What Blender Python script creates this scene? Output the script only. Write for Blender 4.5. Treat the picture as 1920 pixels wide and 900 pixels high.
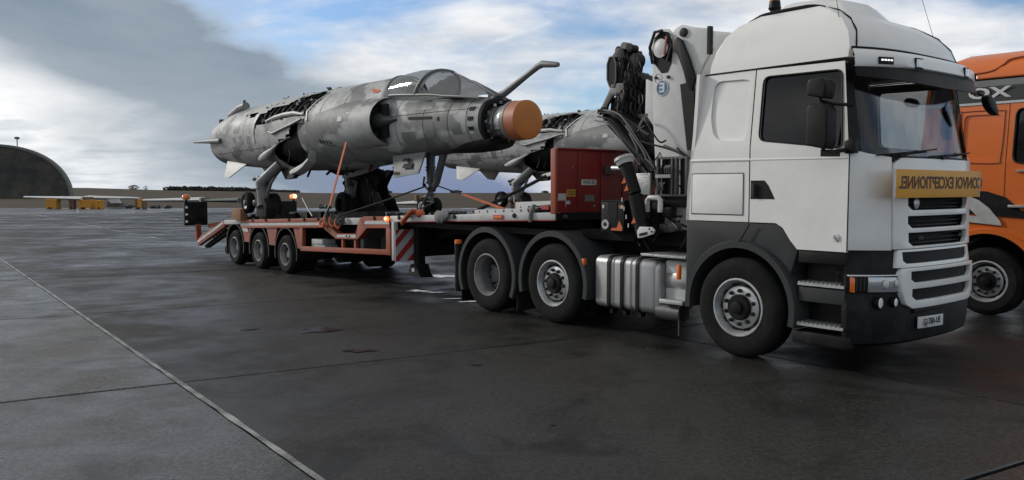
import bpy, bmesh, math, random
from mathutils import Vector, Matrix, noise
random.seed(7)
S = bpy.context.scene
for o in list(bpy.data.objects): bpy.data.objects.remove(o)
R = math.radians; PI = math.pi
# ------------------------------------------------------------------ camera
cam = bpy.data.cameras.new('camera'); cam_o = bpy.data.objects.new('camera', cam)
S.collection.objects.link(cam_o); S.camera = cam_o
cam.sensor_fit = 'HORIZONTAL'; cam.sensor_width = 36.0
cam.lens = 36.0 * 1576.5 / 1920.0
cam.clip_start = 0.1; cam.clip_end = 6000
cam_o.location = (0, 0, 1.7425); cam_o.rotation_euler = (R(90 - 3.522), 0, 0)
# ------------------------------------------------------------------ light
SUN_AZ = -62.0      # degrees from +Y, negative is to the left of the view
SUN_EL = 24.0
sd = Vector((math.sin(R(SUN_AZ)) * math.cos(R(SUN_EL)), math.cos(R(SUN_AZ)) * math.cos(R(SUN_EL)), math.sin(R(SUN_EL))))
sun = bpy.data.lights.new('sun', 'SUN'); sun.energy = 1.9; sun.angle = R(8); sun.color = (1, .96, .9)
sun_o = bpy.data.objects.new('sun', sun); S.collection.objects.link(sun_o)
sun_o.rotation_euler = sd.to_track_quat('Z', 'Y').to_euler(); sun_o.location = (-40, 30, 40)
S.view_settings.view_transform = 'Standard'; S.view_settings.look = 'None'
S.view_settings.exposure = 0.0; S.view_settings.gamma = 1.0
S.view_settings.use_curve_mapping = False

def nd(nt, typ, **kw):
    n = nt.nodes.new(typ)
    for k, v in kw.items(): setattr(n, k, v)
    return n
def mth(nt, op, a, b=None, c=None, clamp=False):
    n = nt.nodes.new('ShaderNodeMath'); n.operation = op; n.use_clamp = clamp
    for i, v in enumerate((a, b, c)):
        if v is None: continue
        if isinstance(v, (int, float)): n.inputs[i].default_value = v
        else: nt.links.new(v, n.inputs[i])
    return n.outputs[0]
def rampn(nt, fac, stops, interp='LINEAR'):
    n = nt.nodes.new('ShaderNodeValToRGB'); cr = n.color_ramp; cr.interpolation = interp
    while len(cr.elements) < len(stops): cr.elements.new(0.5)
    for e, (p, c) in zip(cr.elements, stops):
        e.position = p; e.color = (c, c, c, 1) if isinstance(c, (int, float)) else (*c[:3], 1)
    nt.links.new(fac, n.inputs[0]); return n.outputs[0]
def mixc(nt, fac, a, b, blend='MIX'):
    n = nt.nodes.new('ShaderNodeMix'); n.data_type = 'RGBA'; n.blend_type = blend
    for sock, v in ((n.inputs[0], fac), (n.inputs[6], a), (n.inputs[7], b)):
        if isinstance(v, (int, float)): sock.default_value = v
        elif isinstance(v, tuple): sock.default_value = (*v[:3], 1)
        else: nt.links.new(v, sock)
    return n.outputs[2]

w = bpy.data.worlds.new('World'); S.world = w; w.use_nodes = True
nt = w.node_tree; nt.nodes.clear()
out = nd(nt, 'ShaderNodeOutputWorld')
sky = nd(nt, 'ShaderNodeTexSky', sky_type='NISHITA', sun_disc=False)
sky.sun_elevation = R(SUN_EL); sky.sun_rotation = R(SUN_AZ)
sky.air_density = 1.0; sky.dust_density = 0.6; sky.ozone_density = 1.6; sky.altitude = 100
bg_sky = nd(nt, 'ShaderNodeBackground'); skt = mixc(nt, 1.0, sky.outputs[0], (.76, .93, 1.16), 'MULTIPLY'); nt.links.new(skt, bg_sky.inputs[0]); bg_sky.inputs[1].default_value = 0.115
tc = nd(nt, 'ShaderNodeTexCoord'); sx = nd(nt, 'ShaderNodeSeparateXYZ'); nt.links.new(tc.outputs['Generated'], sx.inputs[0])
X, Y_, Z = sx.outputs
Zc = mth(nt, 'MAXIMUM', Z, -0.01)
den = mth(nt, 'ADD', mth(nt, 'MAXIMUM', Zc, 0.0), 0.13)
cx = mth(nt, 'DIVIDE', X, den); cy = mth(nt, 'DIVIDE', Y_, den)
cmb = nd(nt, 'ShaderNodeCombineXYZ'); nt.links.new(cx, cmb.inputs[0]); nt.links.new(cy, cmb.inputs[1])
def noi(vec, scale, detail, rough=.55, dist=0.0, off=(0, 0, 0), sc=(1, 1, 1)):
    mp = nd(nt, 'ShaderNodeMapping'); mp.inputs['Location'].default_value = off; mp.inputs['Scale'].default_value = sc
    nt.links.new(vec, mp.inputs[0])
    n = nd(nt, 'ShaderNodeTexNoise'); n.inputs['Scale'].default_value = scale; n.inputs['Detail'].default_value = detail
    n.inputs['Roughness'].default_value = rough; n.inputs['Distortion'].default_value = dist
    nt.links.new(mp.outputs[0], n.inputs['Vector']); return n.outputs[0]
n1 = noi(tc.outputs['Generated'], 3.1, 8, .55, .4, (2.3, 1.1, 0), (1, 1, 2.6))
n2a = noi(cmb.outputs[0], 3.0, 8, .55, .3, (7, 3, 0), (.8, 1.1, 1)); n2b = noi(tc.outputs['Generated'], 7.5, 8, .55, .25, (4, 0, 1), (1, 1, 2.3))
n2 = mth(nt, 'ADD', mth(nt, 'MULTIPLY', n2a, .4), mth(nt, 'MULTIPLY', n2b, .6))
n3 = noi(tc.outputs['Generated'], 5.0, 6, .55, .3, (0, 0, 3), (1, 1, 2.6))
# diagonal of the cloud bank: Q rises towards the lower left of the sky
Q = mth(nt, 'SUBTRACT', mth(nt, 'MULTIPLY', X, -0.54), mth(nt, 'ADD', Zc, 0.08))
Qw = mth(nt, 'ADD', Q, mth(nt, 'MULTIPLY', mth(nt, 'SUBTRACT', n3, .5), .15))
cover = rampn(nt, mth(nt, 'ADD', mth(nt, 'MULTIPLY', n1, .7), mth(nt, 'MULTIPLY', n2, .3)), [(0.42, 0.05), (0.50, .62), (0.58, 1.0)])
bank = rampn(nt, mth(nt, 'ADD', Qw, .5), [(.375, 0.0), (.425, 1.0)])          # grey bank begins
left = rampn(nt, mth(nt, 'ADD', Qw, .5), [(.55, 0.0), (.64, 1.0)])            # bright cloud beyond the bank
lite = mixc(nt, rampn(nt, n2, [(.36, 0.0), (.60, 1.0)]), (.58, .62, .68), (.92, .93, .95))
bankc = mixc(nt, rampn(nt, n1, [(.35, 0.0), (.65, 1.0)]), (.235, .30, .375), (.37, .43, .49))
low = rampn(nt, Zc, [(0.0, 1.0), (.10, 0.0)])
bankc = mixc(nt, mth(nt, 'MULTIPLY', low, rampn(nt, mth(nt, 'ADD', X, .5), [(.22, 0.0), (.36, .85)])), bankc, (.185, .235, .40))
brt = mixc(nt, rampn(nt, n2, [(.36, 0.0), (.52, 1.0)]), (.56, .62, .68), (1.1, 1.1, 1.1))
brt = mixc(nt, mth(nt, 'MULTIPLY', low, .5), brt, (.56, .62, .67))
cloudc = mixc(nt, bank, lite, bankc); cloudc = mixc(nt, left, cloudc, brt)
over = rampn(nt, Z, [(.24, 0.0), (.50, .92)])   # grey cloud added above the view to take the blue out of the ambient
cloudc = mixc(nt, over, cloudc, mixc(nt, n1, (.40, .40, .39), (.60, .60, .58)))
cov = mth(nt, 'MAXIMUM', mth(nt, 'MAXIMUM', cover, bank), over)
cov = mth(nt, 'MAXIMUM', cov, rampn(nt, Zc, [(0.02, .75), (.07, 0.0)]))
# thin vapour trail high over the jet
dl = mth(nt, 'ABSOLUTE', mth(nt, 'SUBTRACT', mth(nt, 'ADD', Z, mth(nt, 'MULTIPLY', mth(nt, 'SUBTRACT', n3, .5), .012)), mth(nt, 'ADD', .1765, mth(nt, 'MULTIPLY', X, .315))))
tr_ = mth(nt, 'MULTIPLY', rampn(nt, dl, [(.0012, .75), (.0036, 0.0)]), rampn(nt, mth(nt, 'ADD', X, .5), [(.468, 0.0), (.485, 1.0), (.545, 1.0), (.552, 0.0)]))
tr_ = mth(nt, 'MULTIPLY', tr_, rampn(nt, Y_, [(.5, 0.0), (.6, 1.0)]))
cloudc = mixc(nt, tr_, cloudc, (.86, .89, .92)); cov = mth(nt, 'MAXIMUM', cov, tr_)
bg_c = nd(nt, 'ShaderNodeBackground'); nt.links.new(cloudc, bg_c.inputs[0]); bg_c.inputs[1].default_value = 1.0
mx = nd(nt, 'ShaderNodeMixShader'); nt.links.new(cov, mx.inputs[0]); nt.links.new(bg_sky.outputs[0], mx.inputs[1]); nt.links.new(bg_c.outputs[0], mx.inputs[2])
nt.links.new(mx.outputs[0], out.inputs[0])

# ------------------------------------------------------------------ materials
MATS = {}
def mat(name, col, rough=.5, metal=0.0, cd=5, col2=None, ns=6.0, nlo=.42, nhi=.62, bump=0.0, bs=30.0, coat=0.0, dirt=0.0, dcol=(.05, .045, .04), ds=3.0, rvar=0.0, spec=.5, stretch=(1, 1, 1), emit=None, es=0.0, world=False):
    m = bpy.data.materials.new(name); m.use_nodes = True; t = m.node_tree; b = t.nodes['Principled BSDF']
    tcn = nd(t, 'ShaderNodeTexCoord'); vec = tcn.outputs['Object']
    if world: g = nd(t, 'ShaderNodeNewGeometry'); vec = g.outputs['Position']
    mp = nd(t, 'ShaderNodeMapping'); mp.inputs['Scale'].default_value = stretch; t.links.new(vec, mp.inputs[0]); vec = mp.outputs[0]
    def N(s, d=5, r=.6):
        n = nd(t, 'ShaderNodeTexNoise'); n.inputs['Scale'].default_value = s; n.inputs['Detail'].default_value = d; n.inputs['Roughness'].default_value = r
        t.links.new(vec, n.inputs['Vector']); return n.outputs[0]
    c = None
    if col2: c = mixc(t, rampn(t, N(ns, cd), [(nlo, 0.0), (nhi, 1.0)]), tuple(col), tuple(col2))
    if dirt:
        f = mth(t, 'MULTIPLY', rampn(t, N(ds, 8, .7), [(.45, 0.0), (.75, 1.0)]), dirt)
        c = mixc(t, f, c if c else tuple(col), tuple(dcol))
    if c: t.links.new(c, b.inputs['Base Color'])
    else: b.inputs['Base Color'].default_value = (*col, 1)
    b.inputs['Metallic'].default_value = metal
    if rvar: t.links.new(mth(t, 'ADD', mth(t, 'MULTIPLY', mth(t, 'SUBTRACT', N(ds * 1.7), .5), rvar * 2), rough, clamp=True), b.inputs['Roughness'])
    else: b.inputs['Roughness'].default_value = rough
    b.inputs['Specular IOR Level'].default_value = spec
    b.inputs['Coat Weight'].default_value = coat; b.inputs['Coat Roughness'].default_value = .08
    if bump:
        bn = nd(t, 'ShaderNodeBump'); bn.inputs['Strength'].default_value = bump; bn.inputs['Distance'].default_value = .01
        t.links.new(N(bs, 4), bn.inputs['Height']); t.links.new(bn.outputs[0], b.inputs['Normal'])
    if emit: b.inputs['Emission Color'].default_value = (*emit, 1); b.inputs['Emission Strength'].default_value = es
    MATS[name] = m; return m
mat('white_paint', (.80, .795, .765), .34, coat=.3, dirt=.22, dcol=(.42, .40, .36), ds=2.2, rvar=.05)
mat('crane_white', (.60, .61, .60), .4, dirt=.4, dcol=(.3, .29, .27), ds=2.0, rvar=.08)
mat('grey_plastic', (.036, .038, .040), .6, spec=.25, dirt=.4, dcol=(.045, .043, .04), ds=4, bump=.15, bs=160)
mat('dark_plastic', (.006, .0063, .0067), .5, spec=.2, dirt=.4, dcol=(.06, .056, .05), ds=4, bump=.12, bs=140)
mat('black_metal', (.006, .006, .0065), .5, spec=.2, dirt=.4, dcol=(.015, .014, .013), ds=5, rvar=.15)
mat('chassis', (.006, .006, .0065), .7, spec=.2, dirt=.5, dcol=(.016, .014, .013), ds=4)
mat('rubber', (.012, .0125, .0125), .85, spec=.12, dirt=.5, dcol=(.036, .034, .031), ds=5, bump=.35, bs=60)
mat('rim_silver', (.55, .56, .56), .42, .55, dirt=.5, dcol=(.10, .09, .08), ds=7, rvar=.12)
mat('rim_mid', (.24, .24, .235), .5, .3, dirt=.6, dcol=(.07, .065, .06), ds=7, rvar=.1)
mat('rim_dark', (.10, .10, .10), .5, .4, dirt=.5, dcol=(.04, .035, .03), ds=7)
mat('nut', (.02, .02, .02), .45, .3)
mat('tank_alu', (.40, .41, .41), .42, .6, dirt=.55, dcol=(.24, .16, .12), ds=4, rvar=.12, stretch=(2.5, 1, .35))
mat('alu', (.52, .53, .53), .4, .7, dirt=.5, dcol=(.2, .19, .17), ds=5, rvar=.1)
mat('pale_steel', (.50, .51, .50), .5, .1, dirt=.55, dcol=(.17, .15, .13), ds=3.5)
mat('chequer', (.40, .41, .41), .38, .6, bump=1.0, bs=45, dirt=.3)
mat('orange_frame', (.31, .056, .018), .55, dirt=.85, dcol=(.12, .055, .04), ds=2.6, bump=.1, bs=60)
mat('orange_truck', (.70, .155, .022), .33, coat=.35, dirt=.3, dcol=(.3, .10, .04), ds=1.5)
mat('orange_truck_dark', (.30, .065, .015), .4, dirt=.3)
mat('red_wall', (.20, .013, .011), .5, dirt=.6, dcol=(.10, .02, .018), ds=2.2, bump=.08, bs=50)
mat('reflective', (.52, .53, .52), .45, dirt=.5, dcol=(.28, .26, .24), ds=4)
mat('red_stripe', (.42, .03, .025), .5, dirt=.4)
mat('white_sticker', (.50, .50, .48), .5, dirt=.3)
mat('plate_white', (.62, .63, .62), .45, dirt=.4, dcol=(.25, .24, .22))
mat('yellow_sticker', (.55, .28, .04), .5, dirt=.3)
mat('sign_yellow', (.70, .34, .028), .5, dirt=.35, dcol=(.4, .2, .05), ds=2)
mat('ink_red', (.07, .010, .008), .55)
mat('ink_dark', (.006, .006, .007), .6, spec=.2)
mat('ink_grey', (.40, .41, .41), .5)
mat('logo_blue', (.03, .12, .27), .4)
mat('amber', (.80, .17, .012), .2, coat=.5)
mat('amber_lit', (.85, .25, .03), .3, emit=(1.0, .30, .05), es=.9)
mat('lamp_lit', (1, .8, .5), .3, emit=(1.0, .80, .55), es=1.8)
mat('lamp_white', (.9, .9, .9), .15, .0, coat=1)
mat('lens_glass', (.42, .43, .44), .12, .55, coat=1)
mat('led', (.9, .9, .9), .2, emit=(1, 1, 1), es=1.2)
mat('strap_orange', (.58, .13, .045), .75, dirt=.5, dcol=(.25, .07, .04), ds=8, bump=.3, bs=120)
mat('strap_grey', (.16, .165, .16), .8, dirt=.4, bump=.3, bs=80)
mat('rope_dark', (.03, .03, .03), .8)
mat('hose', (.010, .010, .011), .5, spec=.25)
mat('hose_grey', (.16, .16, .155), .5)
mat('seat_cloth', (.05, .05, .055), .8)
mat('interior', (.03, .03, .033), .7)
mat('wood', (.30, .15, .07), .8, col2=(.18, .09, .04), ns=8, stretch=(1, 6, 6), bump=.4, bs=30)
mat('jet_skin', (.18, .187, .183), .6, cd=3, spec=.35, col2=(.42, .43, .42), ns=.85, nlo=.46, nhi=.50, dirt=.6, dcol=(.06, .056, .052), ds=2.6, rvar=.12, bump=.12, bs=8, stretch=(.75, 1.1, 1.3))
mat('jet_pale', (.46, .47, .45), .55, dirt=.7, dcol=(.2, .19, .17), ds=3)
mat('jet_grey', (.16, .165, .165), .5, dirt=.5, dcol=(.08, .08, .07), ds=3)
mat('jet_dark', (.010, .0105, .0105), .75, spec=.25, dirt=.5, dcol=(.035, .033, .03), ds=6, bump=.6, bs=20)
mat('jet_torn', (.16, .165, .16), .55, col2=(.012, .012, .012), ns=4, nlo=.40, nhi=.52, bump=1.0, bs=9)
mat('metal_strip', (.55, .56, .55), .35, .6, dirt=.3)
mat('radome', (.47, .165, .026), .6, dirt=.55, dcol=(.36, .15, .04), ds=9, bump=.2, bs=70)
mat('radome_side', (.38, .12, .05), .55, dirt=.45, dcol=(.30, .13, .06), ds=7)
mat('gear_metal', (.15, .152, .15), .5, .2, dirt=.6, dcol=(.07, .065, .055), ds=7)
mat('trestle_yellow', (.60, .27, .025), .6, dirt=.6, dcol=(.25, .12, .03), ds=2)
mat('trestle_dark', (.16, .09, .05), .7, dirt=.5)
mat('wing_pale', (.62, .63, .62), .55, dirt=.4, dcol=(.3, .3, .29), ds=1.5)
mat('wing_green', (.14, .17, .155), .6, dirt=.4)
mat('hangar_skin', (.058, .060, .060), .9, spec=.1, col2=(.105, .097, .082), ns=.35, nlo=.4, nhi=.65, dirt=.5, dcol=(.022, .02, .018), ds=1.2, bump=.5, bs=2)
mat('hangar_rim', (.16, .165, .16), .7, dirt=.4)
mat('bark', (.06, .05, .04), .9)
mat('leaf_dark', (.030, .036, .026), .9, col2=(.05, .052, .036), ns=.6)
mat('leaf_bare', (.115, .095, .075), .9, col2=(.16, .14, .11), ns=1.5)
mat('scrap_dark', (.03, .032, .034), .7)

def glass(name, tint, refl=.12, rough=.02, mixdiff=0.0, dcol=(.3, .3, .3)):
    m = bpy.data.materials.new(name); m.use_nodes = True; t = m.node_tree; t.nodes.clear()
    o = nd(t, 'ShaderNodeOutputMaterial'); tr = nd(t, 'ShaderNodeBsdfTransparent'); tr.inputs[0].default_value = (*tint, 1)
    gl = nd(t, 'ShaderNodeBsdfGlossy'); gl.inputs['Roughness'].default_value = rough
    lw = nd(t, 'ShaderNodeLayerWeight'); lw.inputs[0].default_value = .22
    f = mth(t, 'ADD', mth(t, 'MULTIPLY', lw.outputs['Fresnel'], .45), refl, clamp=True)
    m1 = nd(t, 'ShaderNodeMixShader'); t.links.new(f, m1.inputs[0]); t.links.new(tr.outputs[0], m1.inputs[1]); t.links.new(gl.outputs[0], m1.inputs[2])
    last = m1.outputs[0]
    if mixdiff:
        df = nd(t, 'ShaderNodeBsdfDiffuse'); df.inputs[0].default_value = (*dcol, 1)
        n = nd(t, 'ShaderNodeTexNoise'); n.inputs['Scale'].default_value = 3; n.inputs['Detail'].default_value = 6
        g = nd(t, 'ShaderNodeTexCoord'); t.links.new(g.outputs['Object'], n.inputs[0])
        m2 = nd(t, 'ShaderNodeMixShader'); t.links.new(mth(t, 'MULTIPLY', rampn(t, n.outputs[0], [(.3, .75), (.7, 1.0)]), mixdiff), m2.inputs[0])
        t.links.new(last, m2.inputs[1]); t.links.new(df.outputs[0], m2.inputs[2]); last = m2.outputs[0]
    t.links.new(last, o.inputs[0]); MATS[name] = m; return m
glass('windscreen_glass', (.72, .72, .72), .02)
glass('side_glass', (.10, .10, .11), .035, .05)
glass('canopy_clear', (.72, .74, .76), .05, .08, .34, (.5, .52, .54))
glass('canopy_dusty', (.5, .5, .5), .04, .2, .85, (.15, .155, .16))

# ------------------------------------------------------------------ ground materials
def ground_mat(name, base, joint=False):
    m = bpy.data.materials.new(name); m.use_nodes = True; t = m.node_tree; b = t.nodes['Principled BSDF']
    g = nd(t, 'ShaderNodeNewGeometry'); vec = g.outputs['Position']
    oi = nd(t, 'ShaderNodeObjectInfo')
    def N(s, d=6, r=.6, sc=(1, 1, 1), dist=0):
        mp = nd(t, 'ShaderNodeMapping'); mp.inputs['Scale'].default_value = sc; t.links.new(vec, mp.inputs[0])
        n = nd(t, 'ShaderNodeTexNoise'); n.inputs['Scale'].default_value = s; n.inputs['Detail'].default_value = d; n.inputs['Roughness'].default_value = r; n.inputs['Distortion'].default_value = dist
        t.links.new(mp.outputs[0], n.inputs['Vector']); return n.outputs[0]
    big = N(.22, 5, .55, dist=.4); med = N(1.4, 7, .65); fine = N(28, 5, .7); grit = N(110, 3, .6)
    c = mixc(t, rampn(t, big, [(.38, 0.0), (.62, 1.0)]), tuple(x * .72 for x in base), tuple(x * 1.25 for x in base))
    c = mixc(t, rampn(t, med, [(.40, 0.0), (.72, .55)]), c, tuple(x * v for x, v in zip(base, (.55, .48, .42))))
    c = mixc(t, mth(t, 'MULTIPLY', rampn(t, fine, [(.48, 0.0), (.64, 1.0)]), .65), c, tuple(min(1, x * 2.3) for x in base))
    c = mixc(t, mth(t, 'MULTIPLY', rampn(t, fine, [(.36, 1.0), (.48, 0.0)]), .8), c, tuple(x * .25 for x in base))
    c = mixc(t, mth(t, 'MULTIPLY', rampn(t, grit, [(.58, 0.0), (.68, 1.0)]), .7), c, tuple(min(1, x * 4.0) for x in base))
    c = mixc(t, mth(t, 'MULTIPLY', rampn(t, N(.75, 8, .7, dist=1.2), [(.50, 0.0), (.62, 1.0)]), .75), c, tuple(x * v for x, v in zip(base, (.30, .28, .26))))
    tone = mth(t, 'ADD', .82, mth(t, 'MULTIPLY', oi.outputs['Random'], .36))
    cc = nd(t, 'ShaderNodeVectorMath', operation='SCALE'); t.links.new(c, cc.inputs[0]); t.links.new(tone, cc.inputs['Scale'])
    t.links.new(cc.outputs[0], b.inputs['Base Color'])
    wet = rampn(t, mth(t, 'ADD', mth(t, 'MULTIPLY', N(.35, 6, .62, dist=.6), .6), mth(t, 'MULTIPLY', med, .4)), [(.40, .15), (.50, .38), (.60, .66)] if not joint else [(.38, .24), (.50, .44), (.60, .70)])
    t.links.new(mth(t, 'ADD', wet, mth(t, 'MULTIPLY', mth(t, 'SUBTRACT', fine, .5), .25), clamp=True), b.inputs['Roughness'])
    b.inputs['Specular IOR Level'].default_value = .40 if not joint else .24
    bn = nd(t, 'ShaderNodeBump'); bn.inputs['Strength'].default_value = .75; bn.inputs['Distance'].default_value = .006
    h = mth(t, 'ADD', mth(t, 'MULTIPLY', fine, 1.0), mth(t, 'MULTIPLY', grit, .5)); t.links.new(h, bn.inputs['Height'])
    t.links.new(bn.outputs[0], b.inputs['Normal'])
    MATS[name] = m; return m
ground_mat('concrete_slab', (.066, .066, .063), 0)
ground_mat('concrete_mid', (.0255, .0245, .0228), 1)
ground_mat('concrete_dark', (.0165, .0152, .0138), 1)
mat('joint_filler', (.34, .35, .34), .7, col2=(.12, .12, .115), ns=3.0, nlo=.35, nhi=.6, bump=.6, bs=25, world=True)
mat('joint_dark', (.010, .010, .010), .8)
mat('puddle', (.012, .012, .012), .10, spec=.5)
mat('oil', (.008, .007, .007), .22)
mat('field_grass', (.075, .056, .040), .95, spec=.1, col2=(.052, .050, .036), ns=.03, nlo=.4, nhi=.6, dirt=.6, dcol=(.10, .058, .036), ds=.06, world=True, stretch=(.35, 1.6, 1))
mat('far_land', (.05, .055, .06), .95)

# ------------------------------------------------------------------ mesh helpers
COL = S.collection
class G:
    def __init__(s): s.v = []; s.f = []
    def add(s, vs, fs):
        n = len(s.v); s.v += [Vector(p) for p in vs]; s.f += [tuple(i + n for i in f) for f in fs]; return s
    def box(s, x0, x1, y0, y1, z0, z1):
        return s.add([(x0, y0, z0), (x1, y0, z0), (x1, y1, z0), (x0, y1, z0), (x0, y0, z1), (x1, y0, z1), (x1, y1, z1), (x0, y1, z1)],
                     [(0, 3, 2, 1), (4, 5, 6, 7), (0, 1, 5, 4), (1, 2, 6, 5), (2, 3, 7, 6), (3, 0, 4, 7)])
    def bar(s, a, b, w_, h, up=(0, 0, 1)):
        a = Vector(a); b = Vector(b); d = (b - a).normalized(); up = Vector(up)
        r = d.cross(up); r = r.normalized() if r.length > 1e-5 else Vector((0, 1, 0)); u = r.cross(d).normalized()
        P = []
        for c in (a, b):
            for i, j in ((-1, -1), (1, -1), (1, 1), (-1, 1)): P.append(c + r * (w_ / 2 * i) + u * (h / 2 * j))
        return s.add(P, [(3, 2, 1, 0), (4, 5, 6, 7), (0, 1, 5, 4), (1, 2, 6, 5), (2, 3, 7, 6), (3, 0, 4, 7)])
    def tube(s, pts, r, n=8):
        pts = [Vector(p) for p in pts]
        if n in (6, 7) and 3 <= len(pts) <= 8 and not isinstance(r, (list, tuple)):   # bend smoothly
            P = [pts[0]] + pts + [pts[-1]]; q = []
            for i in range(1, len(P) - 2):
                for k in range(5):
                    t = k / 5; a, b, c, d = P[i - 1:i + 3]
                    q.append(.5 * ((2 * b) + (c - a) * t + (2 * a - 5 * b + 4 * c - d) * t * t + (3 * b - a - 3 * c + d) * t ** 3))
            pts = q + [pts[-1]]
        rs = r if isinstance(r, (list, tuple)) else [r] * len(pts)
        rings = []; prev = None
        for i, p in enumerate(pts):
            d = (pts[min(i + 1, len(pts) - 1)] - pts[max(i - 1, 0)]).normalized()
            if prev is None:
                a = d.cross(Vector((0, 0, 1)))
                if a.length < .05: a = d.cross(Vector((0, 1, 0)))
            else: a = prev - d * prev.dot(d)
            a.normalize(); prev = a; b = d.cross(a)
            rings.append([p + a * (rs[i] * math.cos(2 * PI * k / n)) + b * (rs[i] * math.sin(2 * PI * k / n)) for k in range(n)])
        return s.loft(rings)
    def loft(s, rings, c0=True, c1=True, closed=True):
        n = len(rings[0]); b = len(s.v)
        for r_ in rings: s.v += [Vector(p) for p in r_]
        m = n if closed else n - 1
        for i in range(len(rings) - 1):
            for k in range(m):
                k2 = (k + 1) % n
                s.f.append((b + i * n + k, b + i * n + k2, b + (i + 1) * n + k2, b + (i + 1) * n + k))
        if c0: s.f.append(tuple(b + k for k in reversed(range(n))))
        if c1: s.f.append(tuple(b + (len(rings) - 1) * n + k for k in range(n)))
        return s
    def lathe(s, prof, c, axis='y', n=32, sgn=1, c0=False, c1=False, a0=0, a1=None):
        c = Vector(c); rings = []
        full = a1 is None
        steps = n if full else n + 1
        for (t, r_) in prof:
            ring = []
            for k in range(steps):
                a = (2 * PI * k / n) if full else a0 + (a1 - a0) * k / n
                ca, sa = r_ * math.cos(a), r_ * math.sin(a); t_ = t * sgn
                p = {'y': (ca, t_, sa), 'x': (t_, ca, sa), 'z': (ca, sa, t_)}[axis]
                ring.append(c + Vector(p))
            rings.append(ring)
        return s.loft(rings, c0, c1, full)
    def prism(s, poly, vec):
        n = len(poly); vec = Vector(vec); P = [Vector(p) for p in poly]
        return s.add(P + [p + vec for p in P], [tuple(range(n)), tuple(reversed(range(n, 2 * n)))] + [(k, k + n, (k + 1) % n + n, (k + 1) % n) for k in range(n)])
    def sprism(s, pts, y0, y1):   # side-view polygon (u,z) extruded across
        return s.prism([(u, y0, z) for u, z in pts], (0, y1 - y0, 0))
    def fprism(s, pts, u0, u1):   # front-view polygon (y,z) extruded along
        return s.prism([(u0, y, z) for y, z in pts], (u1 - u0, 0, 0))
    def ball(s, c, r, n=12, m=8, sc=(1, 1, 1)):
        c = Vector(c); rings = []
        for i in range(1, m):
            a = PI * i / m
            rings.append([c + Vector((r * sc[0] * math.sin(a) * math.cos(2 * PI * k / n), r * sc[1] * math.sin(a) * math.sin(2 * PI * k / n), -r * sc[2] * math.cos(a))) for k in range(n)])
        return s.loft(rings)
    def build(s, name, m, parent=None, bevel=0.0, smooth=38, org=None, seg=2, label=None):
        org = Vector(org) if org is not None else (Vector(parent['_org']) if parent is not None and '_org' in parent else Vector((0, 0, 0)))
        me = bpy.data.meshes.new(name)
        bm = bmesh.new()
        vs = [bm.verts.new(v - org) for v in s.v]
        for f in s.f:
            try: bm.faces.new([vs[i] for i in f])
            except ValueError: pass
        bmesh.ops.remove_doubles(bm, verts=bm.verts, dist=1e-5)
        bmesh.ops.recalc_face_normals(bm, faces=bm.faces)
        if bevel:
            es = [e for e in bm.edges if len(e.link_faces) == 2 and e.calc_face_angle(0) > R(30)]
            bmesh.ops.bevel(bm, geom=es, offset=bevel, segments=seg, profile=.6, affect='EDGES', clamp_overlap=True)
        bm.to_mesh(me); bm.free()
        if smooth:
            for p in me.polygons: p.use_smooth = True
            me.set_sharp_from_angle(angle=R(smooth))
        me.materials.append(MATS[m])
        o = bpy.data.objects.new(name, me); COL.objects.link(o)
        if parent is not None: o.parent = parent
        if label: o['label'] = label
        return o
HEAD = -50.78; O0 = Vector((2.3113, 8.5808, 0))
MF = Matrix.Translation(O0) @ Matrix.Rotation(R(HEAD), 4, 'Z')
def thing(name, label, cat, org=(0, 0, 0), frame=True, group=None, rot=0):
    o = bpy.data.objects.new(name, None); COL.objects.link(o); o.empty_display_size = .3
    o['label'] = label; o['category'] = cat
    if group: o['group'] = group
    o['_org'] = tuple(org)
    if frame: o.location = MF @ Vector(org); o.rotation_euler = (0, 0, R(HEAD))
    else: o.location = org; o.rotation_euler = (0, 0, rot)
    return o
def part(name, parent, org):   # an Empty that is a part and parents sub-parts
    o = bpy.data.objects.new(name, None); COL.objects.link(o); o.parent = parent; o.empty_display_size = .1
    o.location = Vector(org) - Vector(parent['_org']); o['_org'] = tuple(org); return o
def tag(o, label, cat, group=None):
    o['label'] = label; o['category'] = cat
    if group: o['group'] = group
    return o
def struct(o, kind='structure'): o['kind'] = kind; return o
def frame_obj(o, org):
    o.location = MF @ Vector(org); o.rotation_euler = (0, 0, R(HEAD)); return o
def setorg(o, parent):   # a mesh part built in the parent's frame: children use the same origin
    o['_org'] = tuple(parent['_org']); return o

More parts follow.
